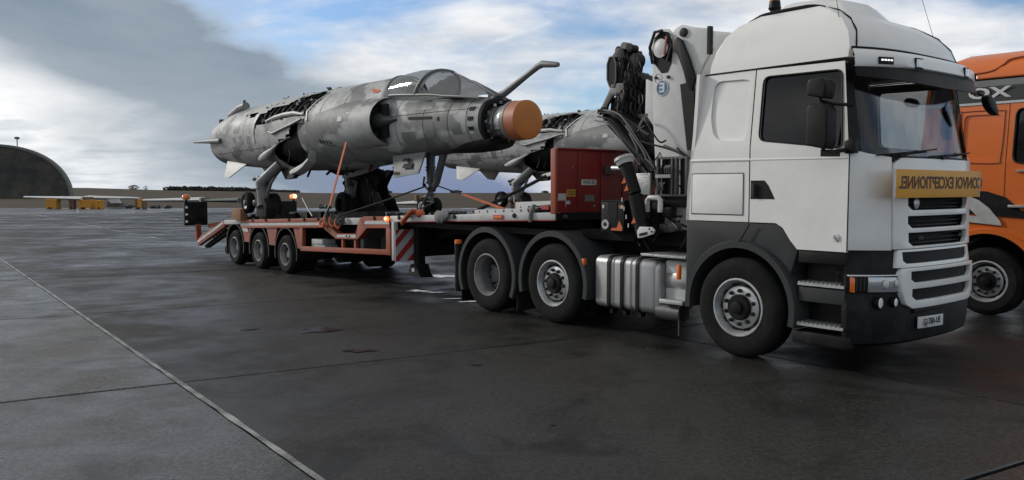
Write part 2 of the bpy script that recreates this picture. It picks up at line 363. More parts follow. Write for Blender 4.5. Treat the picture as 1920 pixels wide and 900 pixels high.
def panel(parent, name, m, poly, surf, thick, cutsa=(), cutsb=(), bevel=0.0, smooth=40, label=None, holes=()):
    """poly in 2-D (a,b) laid on surf(a,b)->point; thick is the inward vector function"""
    bm = bmesh.new(); vs = [bm.verts.new((a, b, 0)) for a, b in poly]; bm.faces.new(vs)
    for axis, cuts in ((0, cutsa), (1, cutsb)):
        for c in cuts:
            co = (c, 0, 0) if axis == 0 else (0, c, 0); no = (1, 0, 0) if axis == 0 else (0, 1, 0)
            bmesh.ops.bisect_plane(bm, geom=bm.verts[:] + bm.edges[:] + bm.faces[:], plane_co=co, plane_no=no, dist=1e-6)
    for H in holes:   # convex openings, counter-clockwise points
        ar = sum(p[0] * q[1] - q[0] * p[1] for p, q in zip(H, H[1:] + H[:1]))
        if ar < 0: H = H[::-1]
        eds = list(zip(H, H[1:] + H[:1]))
        for p, q in eds:
            fs = [f for f in bm.faces if min(v.co.y for v in f.verts) < max(h[1] for h in H) and max(v.co.y for v in f.verts) > min(h[1] for h in H)
                  and min(v.co.x for v in f.verts) < max(h[0] for h in H) and max(v.co.x for v in f.verts) > min(h[0] for h in H)]
            ge = list({e for f in fs for e in f.edges}) + list({v for f in fs for v in f.verts}) + fs
            bmesh.ops.bisect_plane(bm, geom=ge, plane_co=(p[0], p[1], 0), plane_no=(q[1] - p[1], p[0] - q[0], 0), dist=1e-6)
        kill = []
        for f in bm.faces:
            c = f.calc_center_median()
            if all((q[0] - p[0]) * (c.y - p[1]) - (q[1] - p[1]) * (c.x - p[0]) > 0 for p, q in eds): kill.append(f)
        bmesh.ops.delete(bm, geom=kill, context='FACES')
    bm.verts.ensure_lookup_table(); bm.verts.index_update()
    g = G(); n = len(bm.verts); A = [surf(v.co.x, v.co.y) for v in bm.verts]; B = [Vector(a) + Vector(thick(v.co.x, v.co.y)) for a, v in zip(A, bm.verts)]
    fs = [tuple(v.index for v in f.verts) for f in bm.faces]
    F = list(fs) + [tuple(i + n for i in reversed(f)) for f in fs]
    for e in bm.edges:
        if len(e.link_faces) == 1:
            i, j = e.verts[0].index, e.verts[1].index; F.append((i, j, j + n, i + n))
    bm.free(); g.add(A + B, F)
    return g.build(name, m, parent, bevel=bevel, smooth=smooth, label=label)

def text(s, size, parent, name, m, pos, right, up, mirror=False, depth=.004, bold=0.0, org=None, xs=1.0):
    cu = bpy.data.curves.new(name, 'FONT'); cu.body = s; cu.size = size; cu.align_x = 'CENTER'; cu.align_y = 'CENTER'; cu.extrude = depth; cu.offset = bold; cu.resolution_u = 3
    to = bpy.data.objects.new('tmp', cu); COL.objects.link(to)
    dg = bpy.context.evaluated_depsgraph_get(); me = bpy.data.meshes.new_from_object(to.evaluated_get(dg))
    bpy.data.objects.remove(to); right = Vector(right).normalized(); up = Vector(up).normalized(); nrm = right.cross(up)
    k = -1 if mirror else 1; og = Vector(parent['_org'])
    for v in me.vertices: v.co = Vector(pos) + right * (v.co.x * k * xs) + up * v.co.y + nrm * v.co.z - og
    me.materials.clear(); me.materials.append(MATS[m]); me.name = name
    o = bpy.data.objects.new(name, me); COL.objects.link(o); o.parent = parent; return o
def roundpoly(P, r_, n=4):
    out_ = []
    for i in range(len(P)):
        a, b, c = Vector(P[i - 1]), Vector(P[i]), Vector(P[(i + 1) % len(P)])
        u, v = (a - b), (c - b); k = min(r_, u.length * .45, v.length * .45); p0, p1 = b + u.normalized() * k, b + v.normalized() * k
        for j in range(n + 1):
            t = j / n; q = p0 * (1 - t) ** 2 + b * 2 * t * (1 - t) + p1 * t * t; out_.append((q.x, q.y))
    return out_
def interp(tab, x):
    if x <= tab[0][0]: return tab[0][1:]
    for a, b in zip(tab, tab[1:]):
        if x <= b[0]:
            t = (x - a[0]) / (b[0] - a[0]); t2 = t * t * (3 - 2 * t) * .5 + t * .5
            return tuple(p + (q - p) * t2 for p, q in zip(a[1:], b[1:]))
    return tab[-1][1:]
def lin(tab, x):
    if x <= tab[0][0]: return tab[0][1]
    for a, b in zip(tab, tab[1:]):
        if x <= b[0]: return a[1] + (b[1] - a[1]) * (x - a[0]) / (b[0] - a[0])
    return tab[-1][1]
def frange(a, b, n): return [a + (b - a) * i / n for i in range(n + 1)]
# ------------------------------------------------------------------ the setting
def W3(a, b):   # slab grid coordinates -> world (a along the long pale joint, b across)
    da = Vector((.5889, -.8082)); db = Vector((math.cos(R(31)), math.sin(R(31)))); A0 = Vector((-12.694, 20.778))
    p = A0 + da * a + db * b; return (p.x, p.y)
ALINES = [27.0, 21.6, 16.48, 11.42, 5.9, .2, -5.6, -12.2, -18, -23.8, -29.6, -35.4, -41.2]
BLINES = [-15.9, -10.6, -5.3, 0, 5.3, 10.6, 15.9, 21.2, 26.5, 31.8, 37.1]
g = G(); g.add([(-2500, -400, -2.6), (2500, -400, -2.6), (900, 560, -2.6), (-900, 560, -2.6)], [(0, 1, 2, 3)])
struct(tag_o := g.build('ground', 'field_grass', smooth=0))
apron = thing('apron', 'x', 'x', (0, 0, 0), frame=False)
del apron['label'], apron['category']; apron['kind'] = 'structure'
gp = .034
i = 0
for ai in range(len(ALINES) - 1):
    for bi in range(len(BLINES) - 1):
        a1, a0 = ALINES[ai], ALINES[ai + 1]; b0, b1 = BLINES[bi], BLINES[bi + 1]
        e0 = e1 = gp / 2
        if b0 == 0: e0 = .020
        if b1 == 0: e1 = .020
        dz = random.uniform(-.003, .002)
        P = [W3(a0 + gp / 2, b0 + e0), W3(a1 - gp / 2, b0 + e0), W3(a1 - gp / 2, b1 - e1), W3(a0 + gp / 2, b1 - e1)]
        c = Vector((sum(p[0] for p in P) / 4, sum(p[1] for p in P) / 4, dz))
        if c.y < -12: continue
        g = G(); g.prism([(*p, dz) for p in P], (0, 0, -.14))
        sl = g.build('slab', 'concrete_slab' if b0 < 0 else ('concrete_dark' if b0 > 5 else 'concrete_mid'), apron, bevel=.008, org=c, seg=1)  # slab colour darkens in steps by row, right of the pale joint
        sl.location = c
# wide apron beyond the slabs one can tell apart (four sheets round the slab field)
A_, B_ = ALINES[-1], ALINES[0]; C_, D_ = BLINES[0], BLINES[-1]
q = [W3(A_, C_), W3(B_, C_), W3(B_, D_), W3(A_, D_)]
outer = [(-130, 74.3), (-130, -30), (60, -30), (60, 74.3)]
g = G(); P = [(*p, 0) for p in q] + [(*p, 0) for p in outer]
g.add(P, [(0, 1, 5, 4), (1, 2, 6, 5), (2, 3, 7, 6), (3, 0, 4, 7)])
g.build('far_pavement', 'concrete_slab', apron, smooth=0)
g = G(); g.add([(-130, -30, -.15), (60, -30, -.15), (60, 74.3, -.15), (-130, 74.3, -.15)], [(0, 1, 2, 3)])
g.build('joint_bed', 'joint_dark', apron, smooth=0)
# pale filler standing in the long joint, broken along its edges
g = G(); n = 420; L = []; Rr = []
for k in range(n + 1):
    a = -41 + 68 * k / n; wv = .023 + .009 * noise.noise(Vector((a * 2.3, 0, 0))) + .006 * noise.noise(Vector((a * 11, 3, 0)))
    L.append((*W3(a, -wv + .006 * noise.noise(Vector((a * 9, 5, 0)))), .006)); Rr.append((*W3(a, wv + .006 * noise.noise(Vector((a * 9, 9, 0)))), .006))
g.add(L + Rr, [(k, k + 1, n + 2 + k, n + 1 + k) for k in range(n)])
g.build('joint_sealant', 'joint_filler', apron, smooth=0)
# far joint lines widened into light and dark bands; wet sheen put into colour
for k, D in enumerate((29.5, 36, 45, 57)):
    g = G(); g.add([(-120, D - 4, .004), (-4, D + 1.6, .004), (-4, D + 1.6 + .012 * D, .004), (-120, D - 4 + .012 * D, .004)], [(0, 1, 2, 3)])
    g.build('joint_sheen_band', 'joint_filler' if k % 2 else 'joint_dark', apron, smooth=0)
def blob(name, cx_, cy_, rx, ry, ang, m, z, seed, lab=None):
    g = G(); P = []
    for k in range(44):
        a = 2 * PI * k / 44; q_ = 1 + .7 * noise.noise(Vector((math.cos(a) * 1.7 + seed, math.sin(a) * 1.7, seed))) + .5 * noise.noise(Vector((math.cos(a) * 6, math.sin(a) * 6, seed)))
        x, y = rx * q_ * math.cos(a), ry * q_ * math.sin(a)
        P.append((cx_ + x * math.cos(ang) - y * math.sin(ang), cy_ + x * math.sin(ang) + y * math.cos(ang), z))
    g.add(P, [tuple(range(44))]); return g.build(name, m, None, smooth=0)
for nm, a in (('puddle', (-1.60, 14.2, .17, .13, .1)), ('puddle', (-.66, 12.85, .13, .06, .3)), ('puddle', (-1.30, 14.0, .16, .05, .2)),
              ('puddle', (-1.35, 16.6, .4, .25, .3)), ('puddle', (-.95, 13.2, .12, .04, .2))):
    struct(blob(nm, *a, 'puddle', .005, a[0]))
for a in ((-2.35, 10.25, .24, .16, .1), (-1.6, 8.95, .17, .09, .2), (-3.25, 10.35, .11, .09, 0), (-.35, 8.2, .05, .03, 0), (-.2, 4.9, .012, .01, 0), (.3, 6.1, .02, .02, 0)):
    struct(blob('oil_stain', *a, 'oil', .006, a[1]), 'structure')
# fields rising gently behind the apron
def ridge(px): return lin([(-700, 356), (0, 354), (150, 352), (320, 357), (480, 359), (600, 362), (760, 362), (1040, 361), (2600, 360)], px)
g = G(); NX = 120; rows = []
for t in (0, .12, .3, .55, .8, 1.0, 1.15):
    row = []
    for k in range(NX + 1):
        px = -1400 + 4700 * k / NX; D = 74.3 + (430 - 74.3) * t
        x = (px - 960) / 1576.5 * 430 * (.17 + .83 * t) if t < 1 else (px - 960) / 1576.5 * D
        zr = 1.7425 + (353 - ridge(px)) * 430 / 1576.5
        z = zr * (t ** 1.25) if t <= 1 else zr - 3.5
        row.append((x, D, z + .25 * noise.noise(Vector((x * .02, D * .02, 0))) * min(1, t * 3)))
    rows.append(row)
g.loft(rows, False, False, False); struct(g.build('field', 'field_grass', smooth=60))
# far wood and hedges: many leaf-clump faces, tree by tree along the ridge
def clump(g, x, y, z, rx, rz, n, s):
    for _ in range(n):
        a, b = random.uniform(0, 2 * PI), random.uniform(-.5 * PI, .5 * PI); rr = random.uniform(.55, 1) ** .6
        c = Vector((x + rx * rr * math.cos(a) * math.cos(b), y + rx * rr * math.sin(a) * math.cos(b), z + rz * rr * math.sin(b)))
        u = Vector((random.uniform(-1, 1), random.uniform(-1, 1), random.uniform(-1, 1))).normalized(); v = u.orthogonal().normalized()
        k = s * random.uniform(.6, 1.3); g.add([c - u * k, c + v * k * .7, c + u * k, c - v * k * .7], [(0, 1, 2, 3)])
def row_of_trees(px0, px1, D, htab, m, name, label, kind=None, step=3.2):
    g = G(); x0 = (px0 - 960) / 1576.5 * D; x1 = (px1 - 960) / 1576.5 * D; x = x0
    while x < x1:
        px = 960 + x / D * 1576.5; base = 1.7425 + (353 - ridge(px)) * D / 1576.5
        top = 1.7425 + (353 - lin(htab, px)) * D / 1576.5; h = max(.8, top - base) * random.uniform(.8, 1.08)
        clump(g, x, D + random.uniform(-3, 3), base + h * .42, step * .8, h * .62, 90, step * .26)
        x += step * random.uniform(.35, .6)
    o = g.build(name, m, smooth=0); o['kind'] = 'stuff'; o['label'] = label; o['category'] = 'wood'; return o
row_of_trees(315, 562, 420, [(315, 350.5), (330, 350), (430, 351.5), (490, 354), (560, 361)], 'leaf_dark', 'wood', 'long low dark wood on the skyline left of and behind the near jet', step=2.4)
row_of_trees(1055, 1500, 440, [(1050, 354), (1200, 350), (1500, 352)], 'leaf_dark', 'wood', 'distant line of dark trees on the skyline behind the red headboard')
def bush(px, D, wpx, top, m, label, cat='tree', n=260):
    x = (px - 960) / 1576.5 * D; base = 1.7425 + (353 - ridge(px)) * D / 1576.5 - .3; h = 1.7425 + (353 - top) * D / 1576.5 - base; r_ = wpx / 1576.5 * D / 2
    t = thing('tree', label, cat, (x, D, base), frame=False)
    g = G(); clump(g, x, D, base + h * .55, r_, h * .48, n, r_ * .13); g.build('crown', m, t, smooth=0)
    g = G()
    for k in range(5): g.tube([(x + random.uniform(-.3, .3) * r_, D, base), (x + random.uniform(-.7, .7) * r_, D, base + h * .7)], [.16, .05], 5)
    g.build('trunk', 'bark', t)
bush(252, 425, 20, 347.5, 'leaf_bare', 'bare pale tree on the skyline right of the hangar', n=170)
bush(274, 425, 9, 349, 'leaf_bare', 'small bare tree beside the paler one on the skyline', n=90)
bush(723, 420, 26, 357.5, 'leaf_dark', 'low dark bush on the skyline left of the nose wheel')
bush(855, 410, 24, 357, 'leaf_dark', 'rounded dark bush on the skyline under the far jet tail')
bush(1022, 410, 15, 358.0, 'leaf_dark', 'dark bush on the skyline beside the red headboard')
# hangar: rounded shelter with a thin rim arch
def arch(cx_, hw, ht, y, n=44):
    P = []
    for k in range(n + 1):
        a = PI * k / n; c_, s_ = math.cos(a), math.sin(a)
        P.append((cx_ + hw * math.copysign(abs(c_) ** .86, c_), y, ht * abs(s_) ** .92))
    return P
Dh = 132; hx = (-24 - 960) / 1576.5 * Dh; hr = (137 - 960) / 1576.5 * Dh; hw_ = hr - hx; hh = 1.7425 + (353 - 270) * Dh / 1576.5
ht = thing('aircraft_shelter', 'dark earth-covered rounded aircraft shelter at the left edge of the apron', 'hangar', (hx, Dh, 0), frame=False)
g = G(); rows = []
for t, sc in ((0, 1.0), (.5, 1.0), (6, .995), (14, .97), (22, .9), (28, .72), (30, .5)):
    r_ = []
    for (x, y, z) in arch(hx, hw_ * sc * .985, hh * sc * .985, Dh + t):
        q_ = noise.noise(Vector((x * .25, t * .3, z * .25))) * .35 if t > .5 else 0
        r_.append((x + q_ - max(0, t) * .95, y, max(0, z + q_)))
    rows.append(r_)
g.loft(rows, True, True, False); g.build('earth_cover', 'hangar_skin', ht, smooth=50)
g = G(); o1 = arch(hx, hw_, hh, Dh - .25); i1 = arch(hx, hw_ - .35, hh - .35, Dh - .25)
o2 = [(x, y + .8, z) for x, y, z in o1]; i2 = [(x, y + .8, z) for x, y, z in i1]
g.loft([o1, i1, i2, o2, o1], False, False, False); g.build('rim_arch', 'hangar_rim', ht)
g = G(); g.prism(arch(hx, hw_ - .33, hh - .33, Dh - .06), (0, .2, 0)); g.build('front_wall', 'hangar_skin', ht, smooth=0)
g = G(); lx = (37 - 960) / 1576.5 * (Dh + 2); lz = hh * .985
g.tube([(lx, Dh + 2, lz - .6), (lx, Dh + 2, 1.7425 + (353 - 262) * (Dh + 2) / 1576.5)], .08, 8)
pt = thing('warning_lamp_mast', 'short mast with a round lamp head on top of the dark shelter', 'lamp', (lx, Dh + 2, lz - .3), frame=False)
g.build('pole', 'hangar_rim', pt)
zz = 1.7425 + (353 - 262) * (Dh + 2) / 1576.5
g = G(); g.lathe([(0, .12), (.08, .34), (.2, .4), (.34, .36), (.42, .15)], (lx, Dh + 2, zz), 'z', 12, c0=True, c1=True); g.build('lamp_head', 'hangar_rim', pt)
# removed wings lying on yellow trestles in front of the shelter
def wx(px, D): return (px - 960) / 1576.5 * D
def wz(py, D): return 1.7425 + (353 - py) * D / 1576.5
def wing(px0, px1, D, y0_, y1_, m, label, taper=.35, dep=2.6, rt=None):
    x0, x1 = wx(px0, D), wx(px1, D); z0, z1 = wz(y0_, D), wz(y1_, D); t = thing('aircraft_wing', label, 'aircraft wing', ((x0 + x1) / 2, D, 0), frame=False, group='removed wings on trestles')
    rings = []
    for s_ in frange(0, 1, 6):
        x = x0 + (x1 - x0) * s_; z = z0 + (z1 - z0) * s_; c_ = dep * (taper + (1 - taper) * s_); th = .09 + .10 * s_
        rings.append([(x, D - c_ / 2 + c_ * a_, z + th * b_) for a_, b_ in ((0, 0), (.12, .8), (.4, 1), (.75, .6), (1, 0), (.75, -.6), (.4, -1), (.12, -.8))])
    G().loft(rings).build('wing_panel', m, t, smooth=60)
    G().box(x1 - .02, x1 + .12, D - dep * .3, D + dep * .3, z1 - .14, z1 + .14).build('wing_root', 'trestle_dark', t)
    return t
wing(50, 165, 72, 369.5, 372.5, 'wing_pale', 'long pale wing on yellow stands left of the middle stand, nearest the shelter')
wing(262, 170, 74, 371.5, 370.5, 'wing_pale', 'pale wing reaching right from the middle stand to the lone yellow box')
wing(272, 385, 60, 375.5, 374.5, 'wing_pale', 'thin pale wing beside the black marker board of the trailer')
wing(386, 455, 60, 376, 375, 'wing_green', 'greenish wing tip behind the trailer tail ramp', .6)
wing(744, 785, 62, 381.5, 380.5, 'wing_pale', 'small pale wing tip seen left of the jet nose wheel', .4)
def trestle(px0, px1, D, top, m, label, dark=None):
    x0, x1 = wx(px0, D), wx(px1, D); zt = wz(top, D); d_ = (x1 - x0) * .8
    t = thing('trestle', label, 'stand', ((x0 + x1) / 2, D, 0), frame=False, group='yellow wing stands')
    G().box(x0, x1, D, D + d_, .12, zt).build('front_board', m, t, bevel=.015, seg=1)
    for xx in (x0, x1 - .1): G().box(xx - .04, xx + .12, D - .05, D + d_ + .05, 0, zt + .03).build('post', dark or m, t, bevel=.01, seg=1)
    G().box(x0 - .1, x1 + .1, D - .03, D + .05, zt - .12, zt - .02).build('rail', m, t)
trestle(88, 106, 71, 373.3, 'trestle_yellow', 'leftmost yellow wing stand under the long pale wing')
trestle(131, 139, 71, 374, 'trestle_dark', 'narrow brown wing stand beside the middle yellow one', 'trestle_dark')
trestle(149, 171, 71, 375, 'trestle_yellow', 'widest yellow wing stand in the middle of the row')
trestle(181, 191, 71, 376, 'trestle_yellow', 'small yellow wing stand right of the widest one')
trestle(255, 270, 71, 373, 'trestle_yellow', 'lone yellow wing stand at the right end of the row', 'trestle_dark')
# grey covered fin / airframe pieces lying right of the stands
t = thing('airframe_section', 'grey folded airframe section leaning right of the yellow stands', 'airframe piece', (wx(212, 73), 73, 0), frame=False)
G().prism([(wx(203, 73), 73, wz(374, 73)), (wx(222, 73), 73, wz(373, 73)), (wx(226, 73), 73, wz(381, 73)), (wx(208, 73), 73, wz(381, 73))], (0, .3, 0)).build('pale_skin', 'wing_pale', t)
G().prism([(wx(197, 73), 73.3, wz(379, 73)), (wx(229, 73), 73.3, wz(381, 73)), (wx(234, 73), 73.3, .1), (wx(198, 73), 73.3, .1)], (0, 1.2, 0)).build('grey_base', 'jet_grey', t, bevel=.05)
for k, (px, w_, hz) in enumerate(((292, 14, 386), (312, 10, 387), (610, 22, 386), (700, 26, 388), (722, 20, 387), (240, 8, 387))):
    t = thing('scrap_pile', ['low row of dark scrap parts right of the lone yellow stand', 'small dark scrap heap right of the longer one', 'dark scrap heap on the apron edge behind the orange strap',
        'flat dark scrap row left of the jet nose gear', 'dark scrap heap just left of the jet nose gear', 'tiny dark heap by the grey panel'][k], 'scrap', (wx(px, 73), 73, 0), frame=False, group='scrap along the apron edge')
    for j in range(5):
        x = wx(px, 73) + (j - 2) * w_ / 1576.5 * 73 / 5; h_ = wz(hz, 73) * random.uniform(.6, 1.3)
        g = G(); g.bar((x, 73, .02), (x + random.uniform(-.2, .3), 73 + random.uniform(0, .5), h_), random.uniform(.15, .4), random.uniform(.1, .3)); g.build('scrap_piece', 'scrap_dark', t)
# ------------------------------------------------------------------ white tractor truck
TORG = (-1.5, 1.25, 0)
trk = thing('tractor_truck', 'white high-roof tractor truck with loading crane, parked in front of the jet trailer', 'truck', TORG)
def sin_(z): return lin([(0, .03), (2.15, .03), (2.95, .12), (3.2, .18)], z)
def ucen(z): return lin([(0, 1.44), (.35, 1.48), (1.0, 1.48), (1.2, 1.45), (2.02, 1.43), (2.95, 1.22)], z)
def uedg(z): return lin([(0, 1.17), (2.05, 1.17), (2.95, 1.07)], z)
def ufr(y, z, p=3.2):
    t = min(1, abs(y - 1.25) / (1.25 - sin_(z))); return ucen(z) - (ucen(z) - uedg(z)) * t ** p
def side_n(off=0): return lambda u, z: (u, sin_(z) - off, z)
def side_f(off=0): return lambda u, z: (u, 2.5 - sin_(z) + off, z)
def front(off=0): return lambda y, z: (ufr(y, z) + off, y, z)
INN = lambda a, b: (0, .045, 0)
INF = lambda a, b: (0, -.045, 0)
INB = lambda a, b: (-.045, 0, 0)
ZC = [1.15, 1.3, 1.6, 1.9, 2.15, 2.3, 2.5, 2.7, 2.85]
YC = [.05, .09, .14, .2, .28, .36, .45, .6, .8, 1.0, 1.25, 1.5, 1.7, 1.9, 2.05, 2.14, 2.22, 2.3, 2.36, 2.41, 2.45]
rear_poly = [(-.70, 1.40), (.100, 1.40), (.100, 2.95), (-.575, 2.95), (-.62, 2.3), (-.68, 1.8)]
recess = roundpoly([(-.42, 2.48), (-.35, 2.25), (.05, 2.22), (.06, 2.85), (-.40, 2.865)], .10)
door_poly = [(.115, 1.40), (.42, 1.40), (.50, 1.355), (.58, 1.24), (.66, 1.155), (1.165, 1.155), (1.168, 2.1), (1.06, 2.915), (.115, 2.93)]
win = roundpoly([(.205, 2.22), (1.105, 2.11), (1.045, 2.838), (.205, 2.850)], .07)
for sgn, sf, IN in ((0, side_n, INN), (1, side_f, INF)):
    panel(trk, 'cab_side', 'white_paint', rear_poly, sf(), IN, (), ZC, holes=[recess])
    panel(trk, 'side_recess', 'white_paint', [(u * 1.03, z + (z - 2.5) * .04) for u, z in recess], sf(-.022), IN, (), ZC)
    d = setorg(panel(trk, 'door', 'white_paint', door_poly, sf(.006), IN, (), ZC, holes=[win]), trk)
    panel(d, 'window', 'side_glass' if not sgn else 'windscreen_glass', win, sf(-.015), (lambda a, b, s=sgn: (0, .008 if not s else -.008, 0)), (), ZC)
    # window rubber
    g = G(); lp = [sf(.008)(u, z) for u, z in win]; g.tube(lp + [lp[0]], .009, 6); g.build('window_seal', 'dark_plastic', d)
    # handle: dark tapering recess with a pull
    hp = [(.125, 1.82), (.285, 1.82), (.33, 1.77), (.405, 1.635), (.125, 1.635)]
    panel(d, 'handle_recess', 'black_metal', hp, sf(.009), (lambda a, b, s=sgn: (0, .01 if not s else -.01, 0)))
    yy = -.002 if not sgn else 2.502
    g = G(); g.bar((.17, yy, 1.655), (.17, yy, 1.79), .03, .022, (0, 1, 0)); g.build('handle', 'grey_plastic', d, bevel=.006)
    # shut line
    sl = [sf(.004)(u, z) for u, z in [(.107, z) for z in frange(1.40, 2.93, 12)]]
    g = G(); g.tube(sl, .006, 5); g.build('shut_line', 'ink_dark', trk)
    sl = [sf(.004)(u, z) for u, z in [(lin([(1.155, 1.168), (2.1, 1.172), (2.915, 1.065)], z), z) for z in frange(1.16, 2.92, 14)]]
    g = G(); g.tube(sl, .0055, 5); g.build('shut_line', 'ink_dark', trk)
    lk = panel(trk, 'locker_lid', 'white_paint', [(-.615, 1.475), (.02, 1.475), (.03, 1.49), (.03, 1.875), (.015, 1.89), (-.60, 1.89), (-.612, 1.875)], sf(.008), (lambda a, b, s=sgn: (0, .006 if not s else -.006, 0)), (), ZC, bevel=.002)
    g = G(); lp = [sf(.003)(u, z) for u, z in [(-.622, 1.468), (.036, 1.468), (.036, 1.897), (-.616, 1.897)]]; g.tube(lp + [lp[0]], .004, 4); g.build('locker_seam', 'ink_dark', trk)
    # soft swage above the lid, and the rounded depression round the handle
    for (u0, u1, z0, z1, rr) in ((-.64, 1.15, 2.035, 2.02, .020), (.14, .62, 1.90, 1.90, .011), (.14, .72, 1.47, 1.47, .011)):
        g = G(); g.tube([sf(-rr * .45)(u0 + (u1 - u0) * k / 8, z0 + (z1 - z0) * k / 8) for k in range(9)], rr, 8); g.build('swage', 'white_paint', trk)
    g = G(); g.tube([sf(-.003)(u, z) for u, z in ((.62, 1.90), (.72, 1.87), (.76, 1.80), (.80, 1.56), (.78, 1.49), (.72, 1.47))], .006, 8); g.build('swage', 'white_paint', trk)
    # fuel-cap style round emblem low on the door
    yb = sin_(1.3) - .004 if not sgn else 2.5 - sin_(1.3) + .004
    g = G(); g.lathe([(0, .036), (-.006, .034), (-.008, .02)], (1.065, yb - .006, 1.285), 'y', 20, 1 if not sgn else -1, c1=True); bd = g.build('door_badge', 'plate_white', d)
    for q_ in (-.012, .006):
        g = G(); g.bar((1.045, yb - .014, 1.298 + q_), (1.087, yb - .014, 1.268 + q_), .006, .004, (0, 1, 0)); g.build('badge_line', 'ink_dark', d)
# front of the cab
cp = [(sin_(1.5) + .004, 1.175), (.44, 1.165), (.44, 2.03), (.33, 2.042), (.2, 2.06), (sin_(2.0) + .004, 2.10)]
for mir in (0, 1):
    pl = [(2.5 - a if mir else a, b) for a, b in cp]
    panel(trk, 'corner_panel', 'white_paint', pl, front(.002), INB, YC, ZC, bevel=.004)
    ap = [(sin_(2.1) + .004, 2.11), (.13, 2.03), (.17, 2.90), (sin_(2.9) + .004, 2.90)]
    panel(trk, 'windscreen_pillar', 'dark_plastic', [(2.5 - a if mir else a, b) for a, b in ap], front(-.004), INB, YC, ZC)
def slot(y0, y1, zb, zt, ch=.07): return [(y0, zt), (y1, zt), (y1, zb + ch * .6), (y1 - ch, zb), (y0 + ch, zb), (y0, zb + ch * .6)]
sl3 = [slot(.64, 1.94, 1.535, 1.652), slot(.64, 1.94, 1.365, 1.482), slot(.65, 1.93, 1.195, 1.325)]
gp_ = [(.45, 1.175), (2.145, 1.175), (2.145, 2.0), (2.05, 2.025), (.54, 2.025), (.45, 1.96)]
fr = setorg(panel(trk, 'grille_surround', 'white_paint', gp_, front(.016), INB, YC, ZC, holes=sl3, bevel=.004), trk)
for k, H in enumerate(sl3):
    g = G(); c0 = (H[0][1] + H[3][1]) / 2
    lp = []
    for n_ in range(3):
        zz = H[3][1] + (H[0][1] - H[3][1]) * (n_ + .5) / 3
        g2 = [front(-.06)(y, zz) for y in frange(.58, 1.92, 14)]
        g.tube(g2, .012, 6)
    g.build('grille_bar', 'black_metal', fr)
panel(trk, 'grille_backing', 'ink_dark', [(.3, 1.0), (2.2, 1.0), (2.2, 2.02), (.3, 2.02)], front(-.11), INB, YC, ZC)
panel(trk, 'grille_surround', 'white_paint', [(.47, 1.0), (2.03, 1.0), (2.0, 1.16), (1.97, 1.168), (.53, 1.168), (.50, 1.16)], front(.012), INB, YC, ZC, holes=[slot(.56, 1.90, 1.035, 1.145, .05)], bevel=.003)
bg = [(.54, .995), (.50, .95), (.50, .80), (.56, .66), (.65, .615), (1.88, .615), (1.98, .66), (2.045, .80), (2.045, .95), (2.0, .995)]
panel(trk, 'bumper_grille', 'white_paint', bg, front(.045), lambda a, b: (-.07, 0, 0), YC, [.65, .75, .85, .95], holes=[slot(.62, 1.90, .855, .965, .06), slot(.64, 1.88, .685, .80, .07)], bevel=.006)
panel(trk, 'grille_mesh', 'ink_dark', [(.58, .66), (1.95, .66), (1.95, .98), (.58, .98)], front(.006), lambda a, b: (-.004, 0, 0), YC, ())
panel(trk, 'grille_mesh', 'ink_dark', [(.53, 1.02), (1.93, 1.02), (1.93, 1.155), (.53, 1.155)], front(-.006), lambda a, b: (-.004, 0, 0), YC, ())
# brand lettering on the third bar is only a pale smudge in the picture: two small pale plates
for (y, z, w_) in ((.92, 1.27, .10), (1.83, 1.27, .09), (1.72, .83, .16)):
    g = G(); u = ufr(y, z) - .02; g.box(u, u + .006, y - w_ / 2, y + w_ / 2, z - .016, z + .016); g.build('badge_plate', 'grey_plastic', trk)
g = G(); g.lathe([(0, .055), (.008, .045), (.010, 0)], (ufr(.86, 1.6) - .03, .86, 1.60), 'x', 16); g.build('front_emblem', 'alu', trk)
# black bumper shell
def perim(z, off=0, u0=1.10):
    P = [(u, sin_(z) - off, z) for u in frange(u0, uedg(z) - .03, 3)]
    ys = [sin_(z) + (2.5 - 2 * sin_(z)) * (0.5 - .5 * math.cos(PI * k / 36)) for k in range(37)]
    P += [(ufr(y, z) + off, y - (off if k == 0 else 0), z) for k, y in enumerate(ys)]
    P += [(u, 2.5 - sin_(z) + off, z) for u in reversed(frange(u0, uedg(z) - .03, 3))]
    return P
def shell(zs_off, u0, name, m, thick=.04):
    g = G(); outr = [perim(z, off, u0) for z, off in zs_off]; inr = [perim(z, off - thick, u0) for z, off in reversed(zs_off)]
    g.loft(outr + inr + [outr[0]], False, False, False); return g.build(name, m, trk, smooth=42)
shell([(.27, -.06), (.30, -.015), (.40, 0), (.62, .008), (.66, .0), (.75, -.012), (.93, -.012), (.97, -.02), (1.168, -.02)], 1.13, 'bumper', 'dark_plastic')
for ya, yb in ((.02, .45), (2.05, 2.48)): G().box(.62, 1.20, ya, yb, .25, .37).build('bumper_sill', 'dark_plastic', trk, bevel=.02)
